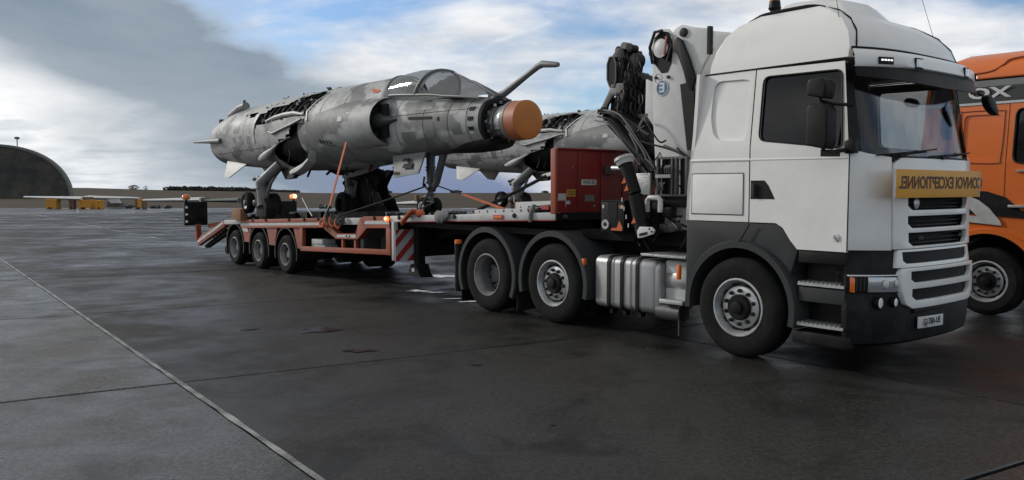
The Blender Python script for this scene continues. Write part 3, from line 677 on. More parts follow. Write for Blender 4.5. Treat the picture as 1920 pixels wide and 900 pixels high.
for (y, s_) in ((.0, 1), (2.5, -1)):
    def yy(a): return y + s_ * a
    g = G(); g.box(.66, 1.16, min(yy(.22), yy(.40)), max(yy(.22), yy(.40)), .35, 1.15); g.build('step_well', 'dark_plastic', trk, bevel=.01)
    for zz, nm in ((.425, 'step_plate'), (.815, 'step_plate')):
        g = G(); g.box(.68, 1.155, min(yy(.015), yy(.24)), max(yy(.015), yy(.24)), zz, zz + .028)
        for k in range(10): g.box(.69 + k * .046, .705 + k * .046, min(yy(.01), yy(.23)), max(yy(.01), yy(.23)), zz + .027, zz + .038)
        g.build(nm, 'alu', trk)
    g = G(); g.box(.68, 1.16, min(yy(.03), yy(.22)), max(yy(.03), yy(.22)), .66, .80); g.build('step_box', 'grey_plastic', trk, bevel=.012)
    g = G(); g.box(.67, 1.165, min(yy(.035), yy(.22)), max(yy(.035), yy(.22)), 1.03, 1.148); g.build('door_sill', 'dark_plastic', trk, bevel=.012)
    g = G(); g.lathe([(0, .045), (.02, .045), (.03, .03), (.03, 0)], (1.02, yy(.19), .94), 'y', 16, -s_); g.build('filler_cap', 'black_metal', trk)
# headlamps and fog lamps
for mir in (0, 1):
    Mx = (lambda a: 2.5 - a) if mir else (lambda a: a)
    hl = part('headlight', trk, (1.3, Mx(.3), .86))
    def fp(name, m, y0, y1, z0, z1, off, th=.02): return panel(hl, name, m, [(Mx(y0), z0), (Mx(y1), z0 - .008), (Mx(y1), z1 - .012), (Mx(y0), z1)], front(off), (lambda a, b: (-th, 0, 0)), [.045, .06, .08, .1, .15, .2, .3, .4, .5, 2.0, 2.1, 2.2, 2.3, 2.35, 2.4, 2.42, 2.45], (), bevel=.002)
    fp('lamp_housing', 'black_metal', .042, .565, .775, .945, .0)
    fp('lamp_rim', 'lamp_white', .042, .565, .935, .948, .006, .03)
    fp('turn_indicator', 'amber', .055, .085, .79, .93, .012)
    fp('headlamp_lens', 'lens_glass', .20, .545, .785, .925, .010)
    for k in range(3): g = G(); y = .10 + k * .030; g.box(ufr(y, .86) + .002, ufr(y, .86) + .012, min(Mx(y), Mx(y + .012)), max(Mx(y), Mx(y + .012)), .80, .92); g.build('lamp_fin', 'grey_plastic', hl)
    for yq, rq in ((.36, .045), (.48, .035)): g = G(); g.ball((ufr(yq, .86) + .010, Mx(yq), .857), rq, 14, 8, (.5, 1, 1)); g.build('reflector', 'plate_white', hl)
    for y, r_ in ((.29, .050), (.45, .040)):
        fg = part('fog_lamp', trk, (ufr(y, .69), Mx(y), .69))
        g = G(); g.lathe([(-.02, r_ * 1.15), (.014, r_ * 1.15), (.014, r_), (-.0, r_ * .95)], (ufr(y, .69) + .022, Mx(y), .685), 'x', 20); g.build('lamp_ring', 'black_metal', fg)
        g = G(); g.lathe([(-.01, r_), (.006, r_ * .95), (.010, r_ * .5), (.011, 0)], (ufr(y, .69) + .026, Mx(y), .685), 'x', 20); g.build('lamp_glass', 'lamp_white', fg)
# number plate, its letters as they look (read backwards in the picture)
plt = part('number_plate', trk, (1.5, 1.0, .47))
panel(plt, 'plate', 'plate_white', [(.765, .415), (1.245, .405), (1.245, .515), (.765, .525)], front(.035), lambda a, b: (-.012, 0, 0), [.9, 1.0, 1.1], bevel=.002)
text('GJ-T8A-UE', .09, plt, 'lettering', 'ink_dark', (1.519, 1.005, .467), (0, 1, 0), (0, 0, 1), depth=.001, xs=.85)
g = G(); g.box(1.46, 1.49, .70, 1.32, .56, .61); g.build('towing_flap', 'black_metal', trk, bevel=.01)
# warning board with lettering that the picture shows reversed
sg = part('warning_board', trk, (1.5, 1.1, 1.78))
g = G(); g.box(1.508, 1.514, .20, 1.99, 1.655, 1.915); g.build('board', 'sign_yellow', sg, bevel=.003)
text('CONVOI EXCEPTIONNEL', .158, sg, 'lettering', 'ink_red', (1.5155, 1.16, 1.79), (0, 1, 0), (0, 0, 1), mirror=True, depth=.0012, bold=.004, xs=.98)
for y in (.205, 1.985):
    g = G(); g.box(1.505, 1.517, y - .006, y + .006, 1.653, 1.917); g.build('edge_strip', 'alu', sg)
# windscreen, wipers, dashboard, inside of the cab
wsz = [(.125, 2.035), (2.375, 2.035), (2.33, 2.92), (.17, 2.92)]
panel(trk, 'windscreen', 'windscreen_glass', wsz, front(-.01), lambda a, b: (-.006, 0, 0), YC, [2.15, 2.3, 2.5, 2.7], smooth=60)
panel(trk, 'scuttle', 'black_metal', [(.445, 2.0), (2.055, 2.0), (2.055, 2.045), (.445, 2.045)], front(.002), lambda a, b: (-.08, 0, 0), YC, ())
for (ya, yb, za, zb, y2, z2) in ((.55, 1.15, 2.045, 2.12, .50, 2.035), (1.30, 2.05, 2.045, 2.11, 1.25, 2.03)):
    g = G(); ys = frange(ya - .3, yb, 8)
    g.tube([(ufr(y, 2.08) + .03, y, za + (zb - za) * (k / 8)) for k, y in enumerate(ys)], .008, 6)
    g.tube([(ufr(y2, 2.02) + .03, y2, z2), (ufr((ya + yb) / 2, 2.08) + .035, (ya + yb) / 2 - .1, (za + zb) / 2 + .01)], .012, 6); g.build('wiper', 'black_metal', trk)
g = G(); g.box(.75, 1.14, .22, 2.28, 1.75, 2.04); g.build('dashboard', 'interior', trk, bevel=.06, seg=3)
g = G(); g.box(-.62, 1.15, .08, 2.42, 1.36, 1.40); g.box(-.64, -.60, .1, 2.4, 1.4, 2.95); g.build('cab_floor', 'interior', trk)
for y in (.62, 1.88):
    st = part('seat', trk, (.3, y, 1.5))
    G().box(.10, .62, y - .26, y + .26, 1.62, 1.80).build('cushion', 'seat_cloth', st, bevel=.05, seg=3)
    g = G(); g.sprism([(.12, 1.75), (.24, 1.75), (.10, 2.45), (-.02, 2.45)], y - .25, y + .25); g.build('backrest', 'seat_cloth', st, bevel=.04, seg=3)
    G().box(-.02, .09, y - .13, y + .13, 2.47, 2.68).build('headrest', 'seat_cloth', st, bevel=.04, seg=3)
g = G(); g.lathe([(0, .21), (.012, .225), (.024, .21), (.012, .195), (0, .21)], (.74, .62, 2.07), 'x', 24); g.build('steering_wheel', 'black_metal', trk)
g = G(); g.ball((1.12, 1.30, 2.60), .1, 16, 8, (.1, 1.7, .5)); g.build('sun_visor', 'interior', trk)
# back wall of the cab, roof
def back(off=0): return lambda y, z: (lin([(1.4, -.70), (1.8, -.68), (2.3, -.62), (2.95, -.575)], z) + off, y, z)
panel(trk, 'cab_back', 'white_paint', [(.03, 1.40), (2.47, 1.40), (2.47, 2.95), (.03, 2.95)], back(), lambda a, b: (.04, 0, 0), (), ZC)
RT = [(2.952, -.575, .118, 1.25, 1.085), (3.05, -.565, .132, 1.26, 1.09), (3.2, -.52, .17, 1.19, 1.05), (3.33, -.45, .22, 1.05, .96), (3.44, -.34, .30, .88, .81), (3.53, -.17, .43, .66, .60), (3.60, .06, .72, .40, .37)]
def roof_ring(z, n=64):
    ur, s_, uc, ue = interp(RT, z); P = []; hw = 1.25 - s_
    for k in range(n):
        a = 2 * PI * k / n; ca, sa = math.cos(a), math.sin(a)
        y = 1.25 + hw * math.copysign(abs(sa) ** .42, sa); t = abs(y - 1.25) / hw
        if ca >= 0: um = ue; u = um + (uc - um) * (1 - t ** 3.0) if abs(ca) > 1e-6 else um; u = -0.0 + (u) * (abs(ca) ** .18 if t > .97 else 1) if t > .97 else u
        else: u = ur + .10 * t ** 6 if t < .995 else ur + .10 + (.0)
        P.append((u, y, z))
    return P
zs = [2.952, 3.0, 3.05, 3.12, 3.2, 3.27, 3.33, 3.39, 3.44, 3.49, 3.53, 3.57, 3.60]
def rring(z):
    ur, s_, uc, ue = interp(RT, z); hw = 1.25 - s_; P = []
    for u in frange(ur + .12, ue - .04, 14): P.append((u, s_, z))
    for y in [s_ + 2 * hw * (.5 - .5 * math.cos(PI * k / 28)) for k in range(29)]:
        t = abs(y - 1.25) / hw; P.append((uc - (uc - ue) * t ** 3, y, z))
    for u in reversed(frange(ur + .12, ue - .04, 14)): P.append((u, 2.5 - s_, z))
    for y in [s_ + 2 * hw * (.5 + .5 * math.cos(PI * k / 16)) for k in range(17)]:
        t = abs(y - 1.25) / hw; P.append((ur + .10 * t ** 8, y, z))
    return P
g = G(); rr_ = [rring(z) for z in zs]; c = Vector((.22, 1.25, 3.62))
g.loft(rr_, True, False); n = len(rr_[0]); b = len(g.v); g.v.append(c); base = b - n
mid = [Vector(p).lerp(c, .5) + Vector((0, 0, .012)) for p in rr_[-1]]; mb = len(g.v); g.v += mid
for k in range(n):
    k2 = (k + 1) % n; g.f.append((base + k, base + k2, mb + k2, mb + k)); g.f.append((mb + k, mb + k2, b))
roof = setorg(g.build('roof', 'white_paint', trk, smooth=50), trk)
# seam where the roof front meets the roof side, drip rail, dark strip above the lamps
for s_ in (0, 1):
    P = []
    for z in frange(2.96, 3.555, 14):
        ur, si, uc, ue = interp(RT, z); k = (z - 2.96) / .60; y = si + .05 + .10 * k; t = abs(y - 1.25) / (1.25 - si); P.append((uc - (uc - ue) * t ** 3 + .002, 2.5 - y if s_ else y, z + .002))
    g = G(); g.tube(P, .009, 5); g.build('roof_seam', 'ink_dark', roof)
    P = []
    for u in frange(-.45, .62, 16):
        z = lin([(-.45, 3.36), (-.3, 3.48), (-.1, 3.555), (.1, 3.565), (.45, 3.565), (.62, 3.53)], u); P.append((u, (2.5 - .50) if s_ else .50, z))
    g = G(); g.tube(P, [.012] + [.02] * 15 + [.01], 6); g.build('roof_rail', 'black_metal', roof)
    P = [((u, (2.5 - sin_(2.94) + .004) if s_ else sin_(2.94) - .004, 2.942)) for u in frange(-.55, 1.06, 10)]
    g = G(); g.tube(P, .007, 5); g.build('drip_rail', 'ink_dark', roof)
def curve_front(off, z, eo=0.0, n=30, inset=.03):
    P = []
    for k in range(n + 1):
        y = inset + (2.5 - 2 * inset) * (.5 - .5 * math.cos(PI * k / n)); t = abs(y - 1.25) / (1.25 - inset)
        P.append((1.29 + off - (.17 + off * .55 - eo) * t ** 3.2, y, z(y) if callable(z) else z))
    return P
g = G(); g.loft([curve_front(-.02, 3.03, inset=.12), curve_front(.10, 3.0, inset=.06), curve_front(.17, 2.945), curve_front(.185, 2.86), curve_front(.17, 2.845), curve_front(.0, 2.85, inset=.10)], False, False, False)
fas = setorg(g.build('roof_fascia', 'white_paint', trk, smooth=50), trk)
g = G(); g.loft([curve_front(.0, 3.035, inset=.10), curve_front(.022, 3.04, inset=.09), curve_front(.018, 3.005, inset=.09)], False, False, False); g.build('fascia_strip', 'ink_dark', trk)
vz = lambda y: 2.70 + .055 * (abs(y - 1.25) / 1.22) ** 2
g = G(); top = curve_front(.165, 2.846); bot = curve_front(.215, vz, inset=.035); bo2 = curve_front(.19, vz, inset=.04); to2 = curve_front(.10, 2.85, inset=.06)
g.loft([top, bot, bo2, to2], False, False, False); g.build('sun_shield', 'dark_plastic', trk, smooth=45)
for y, m_, w_, z_, h_ in ((.30, 'led', .16, 2.90, .05), (.72, 'lamp_white', .12, 2.90, .085), (1.72, 'lamp_white', .12, 2.90, .085), (2.2, 'led', .16, 2.90, .05)):
    t = abs(y - 1.25) / 1.22; u = 1.29 + .178 - (.17 + .17 * .55) * t ** 3.2; sl_ = math.atan((.26) * 3.2 * t ** 2.2 / 1.22) * (1 if y > 1.25 else -1)
    lp = part('roof_lamp', trk, (u, y, z_)); d = Vector((-math.sin(sl_), math.cos(sl_), 0)); n_ = Vector((math.cos(sl_), math.sin(sl_), 0)); c = Vector((u, y, z_))
    g = G(); g.bar(c - d * w_ / 2 + n_ * .002, c + d * w_ / 2 + n_ * .002, .02, h_ + .015); g.build('lamp_case', 'black_metal', lp, bevel=.004)
    if m_ == 'led':
        for q_ in range(4): g = G(); cc = c + d * (-.05 + .034 * q_) + n_ * .014 + Vector((0, 0, .004)); g.bar(cc - d * .010, cc + d * .010, .006, .014); g.build('led', 'led', lp)
    else: g = G(); g.bar(c - d * w_ * .44 + n_ * .012, c + d * w_ * .44 + n_ * .012, .012, h_ - .01); g.build('lamp_glass', 'lamp_white', lp, bevel=.004)
# roof pod, beacons, aerials
g = G(); g.loft([[(u0, y0, 3.50), (u1, y1, 3.50), (u1, 2.5 - y1, 3.50), (u0, 2.5 - y0, 3.50)] if 0 else p for u0, u1, y0, y1, p in [
    (0, 0, 0, 0, [(-.10, .78, 3.53), (.78, .82, 3.42), (.92, 1.25, 3.38), (.78, 1.68, 3.42), (-.10, 1.72, 3.53)]),
    (0, 0, 0, 0, [(-.08, .80, 3.68), (.55, .85, 3.66), (.66, 1.25, 3.64), (.55, 1.65, 3.66), (-.08, 1.70, 3.68)]),
    (0, 0, 0, 0, [(.0, .90, 3.725), (.42, .94, 3.71), (.50, 1.25, 3.70), (.42, 1.56, 3.71), (.0, 1.60, 3.725)])]])
g.build('roof_pod', 'white_paint', trk, bevel=.03, seg=3)
for y in (.60, 1.9):
    bc = part('beacon', trk, (-.02, y, 3.6))
    g = G(); g.lathe([(-.02, .018), (.045, .018), (.05, .05), (.075, .068), (.09, .062), (.15, .055)], (-.02, y, 3.555), 'z', 20, c1=True); g.build('beacon_base', 'black_metal', bc)
    g = G(); g.lathe([(.15, .055), (.24, .052), (.27, .04), (.285, .0)], (-.02, y, 3.555), 'z', 20); g.build('beacon_lens', 'amber', bc)
for (u, y, z, du, dy, dz) in ((.955, .235, 3.13, -.13, -.01, .8), (.95, 2.27, 3.14, -.3, .05, .9)):
    ae = part('aerial', trk, (u, y, z)); g = G(); g.ball((u, y, z), .028, 12, 8); g.tube([(u, y, z), (u + du * .1, y + dy * .1, z + dz * .1)], .010, 6); g.build('aerial_foot', 'black_metal', ae)
    g = G(); g.tube([(u + du * .1, y + dy * .1, z + dz * .1), (u + du, y + dy, z + dz)], .0028, 4); g.build('aerial_rod', 'black_metal', ae)
# mirrors
for s_ in (0,):
    q_ = (lambda a: 2.5 - a) if s_ else (lambda a: a)
    mr = part('mirror', trk, (1.0, q_(-.25), 2.4))
    def mbox(u0, u1, z0, z1, nm, m='dark_plastic', d=.12):
        ya, yb = sorted((q_(-.17), q_(-.17 - d))) if 0 else sorted((q_(-.31), q_(-.14)))
        G().sprism([(u0, z0 + .02), (u1 - .02, z0 - .02), (u1, z0 + .05), (u1, z1 - .06), (u1 - .04, z1), (u0 + .03, z1), (u0, z1 - .03)], ya, yb).build(nm, m, mr, bevel=.03, seg=3)
    mbox(.93, 1.14, 2.11, 2.50, 'mirror_housing'); mbox(.93, 1.12, 2.56, 2.73, 'mirror_housing')
    g = G(); g.tube([(1.17, q_(.06), 2.50), (1.10, q_(-.15), 2.50), (1.02, q_(-.22), 2.53), (1.02, q_(-.24), 2.62)], .016, 8); g.build('mirror_arm', 'dark_plastic', mr); g = G(); g.tube([(1.17, q_(.06), 2.10), (1.06, q_(-.20), 2.06), (1.04, q_(-.24), 2.16)], .02, 8)
    g.build('mirror_arm', 'dark_plastic', mr); g = G(); g.box(1.03, 1.13, min(q_(-.22), q_(-.06)), max(q_(-.22), q_(-.06)), 2.03, 2.09); g.build('mirror_foot', 'dark_plastic', mr)
g = G(); g.sprism([(1.13, 2.06), (1.24, 2.06), (1.24, 2.17), (1.19, 2.20), (1.13, 2.17)], .0, .07); g.build('mirror_mount', 'dark_plastic', trk, bevel=.012)
fm2 = part('mirror', trk, (1.0, 2.62, 2.5))
G().fprism([(2.56, 2.50), (2.61, 2.66), (2.66, 2.68), (2.73, 2.55), (2.73, 2.42), (2.66, 2.28), (2.60, 2.32)], .84, .92).build('mirror_housing', 'dark_plastic', fm2, bevel=.015)
g = G(); g.tube([(1.05, 2.44, 2.6), (.95, 2.56, 2.55)], .014, 6); g.build('mirror_arm', 'dark_plastic', fm2)
fm = part('mirror', trk, (1.5, 2.2, 2.6))
g = G(); g.tube([(1.36, 2.25, 2.74), (1.46, 2.27, 2.68)], .014, 6); g.build('mirror_arm', 'dark_plastic', fm)
g = G(); g.fprism([(2.17, 2.70), (2.24, 2.72), (2.36, 2.66), (2.44, 2.58), (2.46, 2.51), (2.36, 2.53), (2.24, 2.58), (2.18, 2.64)], 1.42, 1.50); g.build('mirror_housing', 'dark_plastic', fm, bevel=.02)
# skirt, wheel arch
def arcpts(cu, cz, r_, a0, a1, n=20): return [(cu + r_ * math.cos(R(a0 + (a1 - a0) * k / n)), cz + r_ * math.sin(R(a0 + (a1 - a0) * k / n))) for k in range(n + 1)]
for s_ in (0, 1):
    ya, yb = (.035, .40) if not s_ else (2.10, 2.465)
    ar = arcpts(0, .53, .635, 28, 178)
    g = G(); g.sprism([(.66, 1.145), (.57, 1.23), (.49, 1.345), (.42, 1.392), (-.69, 1.392), (-.69, .62)] + ar[::-1], ya, yb); g.build('wheel_arch_skirt', 'grey_plastic', trk, bevel=.006)
    ya, yb = (-.012, .42) if not s_ else (2.08, 2.512)
    g = G(); pr = [(ya, .605), (ya, .665), (ya + .03 if not s_ else ya, .685), (yb - .03 if s_ else yb, .685), (yb, .665), (yb, .605), (ya, .605)]
    g.lathe(pr, (0, 0, .53), 'y', 40, a0=R(-12), a1=R(186)); g.build('fender', 'grey_plastic', trk, smooth=50)
    g = G(); yk = (-.004 if not s_ else 2.504); g.bar((.02, yk, 1.20), (.14, yk, 1.385), .008, .012, (0, 1, 0)); g.build('skirt_seam', 'ink_dark', trk)
g = G(); g.box(-.7, 1.1, .42, 2.08, .95, 1.36); g.build('engine_tunnel', 'chassis', trk)
# wheels
def wheel(parent, u, y, z, r_, rr, wd, kind, s_=1, nuts=True, tread=True, rim='rim_silver', sh=.0):
    """y is the outer face; s_=1 faces -y (near side), -1 faces +y"""
    wp = part('wheel', parent, (u, y, z)); c = (u, y, z)
    pr = [(.045, rr - .012), (.012, rr + .005), (.002, rr + .05), (0, rr + .11), (.004, r_ - .075), (.018, r_ - .03), (.045, r_ - .006)]
    t = .06
    while t < wd - .07:
        pr += [(t, r_), (t + .035, r_), (t + .037, r_ - .012), (t + .047, r_ - .012), (t + .049, r_)]; t += .05
    pr += [(wd - .045, r_ - .006), (wd - .015, r_ - .03), (wd - .002, rr + .12), (wd - .03, rr)]
    G().lathe(pr, c, 'y', 56, s_).build('tyre', 'rubber', wp, smooth=32)
    g = G(); g.lathe([(.010, rr + .004), (.002, rr - .004), (.002, rr - .014), (.016, rr - .022), (.05, rr - .035), (.07, rr - .05), (.12, rr - .055), (wd - .03, rr - .05), (wd, rr)], c, 'y', 48, s_); g.build('rim', rim, wp, smooth=40)
    dd = {'steer': .055, 'drive': .235, 'trailer': .13}[kind]
    hp = rr * .74
    g = G()
    g.lathe([(dd + .05, rr - .045), (dd + .035, rr - .07), (dd + .008, hp), (dd, hp - .01), (dd, rr * .44)], c, 'y', 48, s_)
    disc = g.build('wheel_disc', rim, wp, smooth=40)
    g = G(); g.lathe([(dd + .046, rr - .046), (dd + .030, rr - .072), (dd + .004, hp + .004)], c, 'y', 40, s_); g.build('vent_ring', 'rim_dark', wp, smooth=40)
    if kind == 'steer':
        g = G(); g.lathe([(dd, rr * .45), (dd - .035, rr * .44), (dd - .05, rr * .40), (dd - .05, rr * .22), (dd - .075, rr * .21), (dd - .08, rr * .15), (dd - .08, 0)], c, 'y', 32, s_); g.build('hub', 'black_metal', wp, smooth=30)
    elif kind == 'drive':
        g = G(); g.lathe([(dd, rr * .45), (dd - .04, rr * .42), (dd - .07, rr * .36), (dd - .075, rr * .30), (dd - .075, 0)], c, 'y', 24, s_); g.build('hub', 'rim_dark', wp, smooth=30)
    else:
        g = G(); g.lathe([(dd, rr * .45), (dd - .03, rr * .42), (dd - .06, rr * .3), (dd - .06, 0)], c, 'y', 20, s_); g.build('hub', 'rim_dark', wp, smooth=30)
    if nuts:
        me = None
        for k in range(10):
            a = 2 * PI * (k + .5) / 10 + sh; rb = rr * .575
            pu, pz = u + rb * math.cos(a), z + rb * math.sin(a)
            if me is None:
                o = G().lathe([(0, .023), (-.022, .023), (-.026, .017), (-.045, .014), (-.045, 0)], (0, 0, 0), 'y', 6, s_).build('wheel_nut', 'nut', wp, org=(0, 0, 0), smooth=30); me = o.data
            else: o = bpy.data.objects.new('wheel_nut', me); COL.objects.link(o); o.parent = wp
            o.location = (pu - u, (dd) * s_, pz - z)
        hm = None
        for k in range(10):
            a = 2 * PI * k / 10 + sh; rb = rr * .79
            if hm is None:
                o = G().lathe([(-.006, .032), (-.006, 0)], (0, 0, 0), 'y', 12, s_).build('vent_hole', 'ink_dark', wp, org=(0, 0, 0)); hm = o.data
            else: o = bpy.data.objects.new('vent_hole', hm); COL.objects.link(o); o.parent = wp
            o.location = (rb * math.cos(a), (dd + .018) * s_, rb * math.sin(a)); 
    return wp
wheel(trk, 0, 0, .5175, .5175, .30, .30, 'steer'); wheel(trk, -2.84, 0, .5175, .5175, .30, .30, 'steer', sh=.2); wheel(trk, -4.23, 0, .5175, .5175, .30, .30, 'drive', rim='rim_mid')
wheel(trk, 0, 2.5, .5175, .5175, .30, .30, 'steer', -1, False); wheel(trk, -2.84, 2.5, .5175, .5175, .30, .30, 'steer', -1, False); wheel(trk, -4.23, 2.5, .5175, .5175, .30, .30, 'drive', -1, False)
G().lathe([(.32, .5), (.62, .5)], (-4.23, 0, .52), 'y', 40, c0=True, c1=True).build('inner_tyre', 'rubber', trk)
G().lathe([(-.32, .5), (-.62, .5)], (-4.23, 2.5, .52), 'y', 40, c0=True, c1=True).build('inner_tyre', 'rubber', trk)
for u in (0, -2.84, -4.23): G().lathe([(.25, .09), (1.0, .09), (1.05, .2), (1.45, .2), (1.5, .09), (2.25, .09)], (u, 0, .50), 'y', 14, c0=True, c1=True).build('axle', 'chassis', trk)
# rear fenders: hooped guards with a paler lip
for u, a0, a1 in ((-4.23, -26, 206), (-2.84, -14, 196)):
    for s_ in (0, 1):
        ya, yb = (-.02, .62) if not s_ else (1.88, 2.52); rr0 = .60
        g = G(); g.lathe([(ya, rr0 - .005), (ya, rr0 + .055), (ya + .012, rr0 + .065), (yb - .012, rr0 + .065), (yb, rr0 + .055), (yb, rr0 + .035), (ya + .03, rr0 + .035), (ya + .03, rr0 - .005), (ya, rr0 - .005)], (u, 0, .53), 'y', 44, a0=R(a0), a1=R(a1)); g.build('fender', 'grey_plastic', trk, smooth=30)
        yl, yh = (.02, .5) if not s_ else (2.0, 2.48)
        if u < -3:
            for uu in (-4.86, -3.575): G().box(uu, uu + .01, yl, yh, .08, .34).build('mud_flap', 'dark_plastic', trk)
# chassis rails, fifth wheel, lamps
for y in (.82, 1.60): G().box(-5.1, .9, y - .05, y + .05, .78, 1.03).build('chassis_rail', 'chassis', trk, bevel=.01)
for u in (-5.05, -3.5, -1.9, -.8): G().box(u - .06, u + .06, .87, 1.55, .80, 1.0).build('cross_member', 'chassis', trk)
G().lathe([(0, .47), (.05, .47), (.05, 0)], (-3.4, 1.21, 1.12), 'z', 28, c0=True).build('fifth_wheel', 'black_metal', trk)
G().box(-3.8, -3.0, .82, 1.6, 1.0, 1.12).build('fifth_wheel_base', 'chassis', trk)
g = G(); g.tube([(-4.95, .03, .22), (-4.95, .03, .92)], .055, 14); g.build('corner_post', 'black_metal', trk)
g = G(); g.lathe([(0, .056), (.05, .056), (.06, .045), (.06, 0)], (-4.95, .03, .925), 'z', 14); g.build('marker_lamp', 'amber', trk)
G().box(-2.275, -2.235, -.02, .03, .79, .88).build('marker_lamp', 'amber', trk, bevel=.008)
g = G(); g.ball((-3.53, .25, .90), .085, 14, 10); g.build('air_tank_end', 'rim_silver', trk)
g = G(); g.tube([(-3.53, .28, .90), (-3.53, 1.0, .90)], .085, 14); g.build('air_tank', 'chassis', trk)
# fuel tank with straps
def rrect(y0, y1, z0, z1, r_, n=5):
    P = []
    for cy_, cz_, a0 in ((y1 - r_, z1 - r_, 0), (y0 + r_, z1 - r_, 90), (y0 + r_, z0 + r_, 180), (y1 - r_, z0 + r_, 270)):
        for k in range(n + 1): a = R(a0 + 90 * k / n); P.append((cy_ + r_ * math.cos(a), cz_ + r_ * math.sin(a)))
    return P
def tank(u0, u1, y0, y1, z0, z1, r_, nm, m, rib=()):
    g = G(); prof = []
    for du, k in ((0, .035), (.012, .012), (.035, 0)): prof.append((u0 + du, k))
    for ru in rib: prof += [(ru - .02, 0), (ru - .008, .012), (ru + .008, .012), (ru + .02, 0)]
    prof += [(u1 - .035, 0), (u1 - .012, .012), (u1, .035)]
    g.loft([[(u, y, z) for y, z in rrect(y0 + k, y1 - k, z0 + k, z1 - k, max(.02, r_ - k))] for u, k in prof]); return g.build(nm, m, trk, smooth=40)
ftk = setorg(tank(-2.13, -1.16, .06, .70, .30, .925, .085, 'fuel_tank', 'tank_alu', (-1.80, -1.52)), trk)
ftk2 = tank(-1.42, -1.10, .075, .70, .30, .90, .085, 'fuel_tank_end', 'tank_alu')
for u in (-1.88, -1.665, -1.42):
    g = G(); P = rrect(.045, .72, .285, .94, .095); L0 = [(u - .024, y, z) for y, z in P]; g.loft([L0, [(u + .024, y, z) for y, z in P], [(u + .024, y, z) for y, z in rrect(.056, .70, .296, .93, .085)], [(u - .024, y, z) for y, z in rrect(.056, .70, .296, .93, .085)], L0], False, False); g.build('tank_strap', 'dark_plastic', ftk, smooth=50)
    G().box(u - .02, u + .02, .10, .18, .235, .29).build('strap_foot', 'black_metal', ftk)
g = G(); g.lathe([(0, .045), (.03, .045), (.035, .03), (.035, 0)], (-1.53, .30, .925), 'z', 16); g.build('tank_cap', 'black_metal', ftk)
G().box(-1.38, -.72, .06, .60, .965, .995).build('catwalk_plate', 'chequer', trk, bevel=.004)
g = G(); g.lathe([(0, .05), (.02, .16), (.07, .20), (.36, .20), (.42, .16), (.44, .0)], (-1.14, .34, .70), 'x', 28); g.build('silencer_end', 'tank_alu', trk, smooth=50)
G().box(-1.10, -.76, .16, .60, .46, .93).build('silencer_box', 'pale_steel', trk, bevel=.04, seg=3)
G().box(-1.06, -.73, .02, .30, .455, .50).build('tank_step', 'alu', trk, bevel=.004)
G().box(-.80, -.76, .0, .045, .74, .90).build('marker_lamp', 'amber', trk, bevel=.01)
g = G(); g.lathe([(0, .085), (0, .098), (.34, .098), (.34, .085), (0, .085)], (-1.16, .16, .345), 'x', 24); ex = setorg(g.build('exhaust_pipe', 'rim_dark', trk), trk)
g = G(); g.tube([(-.84, .10, .10), (-.84, .10, .5)], .008, 5); g.build('chain', 'hose_grey', trk)

# ------------------------------------------------------------------ crane behind the cab (bolted to the truck)
colm = [(-1.90, 1.45), (-1.42, 1.45), (-1.40, 2.1), (-1.36, 2.73), (-1.30, 2.95), (-1.18, 3.2), (-1.04, 3.38), (-1.04, 3.56), (-1.12, 3.62), (-1.33, 3.665), (-1.50, 3.72), (-1.59, 3.70), (-1.66, 3.64), (-1.73, 3.70), (-1.86, 3.72), (-1.95, 3.69), (-2.01, 3.60), (-2.01, 3.45), (-1.97, 3.30), (-1.95, 2.6), (-1.91, 2.1)]
cr = setorg(G().sprism(colm, .90, .945).build('crane_boom', 'crane_white', trk, bevel=.008), trk)
G().sprism(colm, 1.30, 1.345).build('crane_boom', 'crane_white', trk, bevel=.008)
G().sprism([(-1.90, 1.45), (-1.44, 1.45), (-1.40, 2.7), (-1.62, 3.1), (-1.92, 3.25)], .945, 1.30).build('boom_box', 'crane_white', cr)
g = G(); g.sprism([(-1.97, 3.45), (-1.93, 3.62), (-1.82, 3.69), (-1.72, 3.66), (-1.64, 3.50), (-1.66, 3.28), (-1.72, 3.17), (-1.82, 3.17), (-1.93, 3.30)], .894, .902); g.build('boom_opening', 'ink_dark', cr)
g = G(); g.lathe([(0, .105), (-.05, .115), (-.05, .09), (-.06, .06), (-.06, 0)], (-1.80, .90, 3.47), 'y', 24); g.build('sheave', 'crane_white', cr)
g = G(); g.bar((-1.73, .86, 3.38), (-1.70, .86, 3.60), .04, .03); g.build('hose_guard', 'orange_frame', cr, bevel=.005)
g = G(); g.tube([(-1.95, .88, 3.3), (-1.98, .86, 3.5), (-1.9, .86, 3.68), (-1.78, .86, 3.68)], .02, 8); g.tube([(-1.70, .87, 3.30), (-1.63, .87, 3.48), (-1.70, .87, 3.64)], .02, 8); g.build('hose', 'hose', cr)
for (u, z, r_) in ((-1.53, 3.50, .05), (-1.47, 3.62, .055), (-1.70, 3.11, .02), (-1.90, 3.12, .018)):
    g = G(); g.lathe([(0, r_), (-.025, r_), (-.03, r_ * .7), (-.03, 0)], (u, .90, z), 'y', 18); g.build('pivot_pin', 'dark_plastic' if r_ > .03 else 'nut', cr)
g = G(); g.sprism([(-1.60, 3.52), (-1.53, 3.57), (-1.46, 3.52), (-1.35, 3.30), (-1.25, 3.05), (-1.30, 2.9), (-1.37, 2.95), (-1.43, 3.15), (-1.52, 3.35), (-1.60, 3.42)], .84, .88); g.build('link_arm', 'black_metal', cr, bevel=.01)
g = G(); g.sprism([(-1.50, 3.0), (-1.30, 3.02), (-1.25, 2.2), (-1.38, 2.2)], .87, .90); g.build('link_cylinder', 'black_metal', cr)
g = G(); g.ball((-2.04, .98, 3.45), .05, 12, 8); g.build('pin_end', 'dark_plastic', cr)
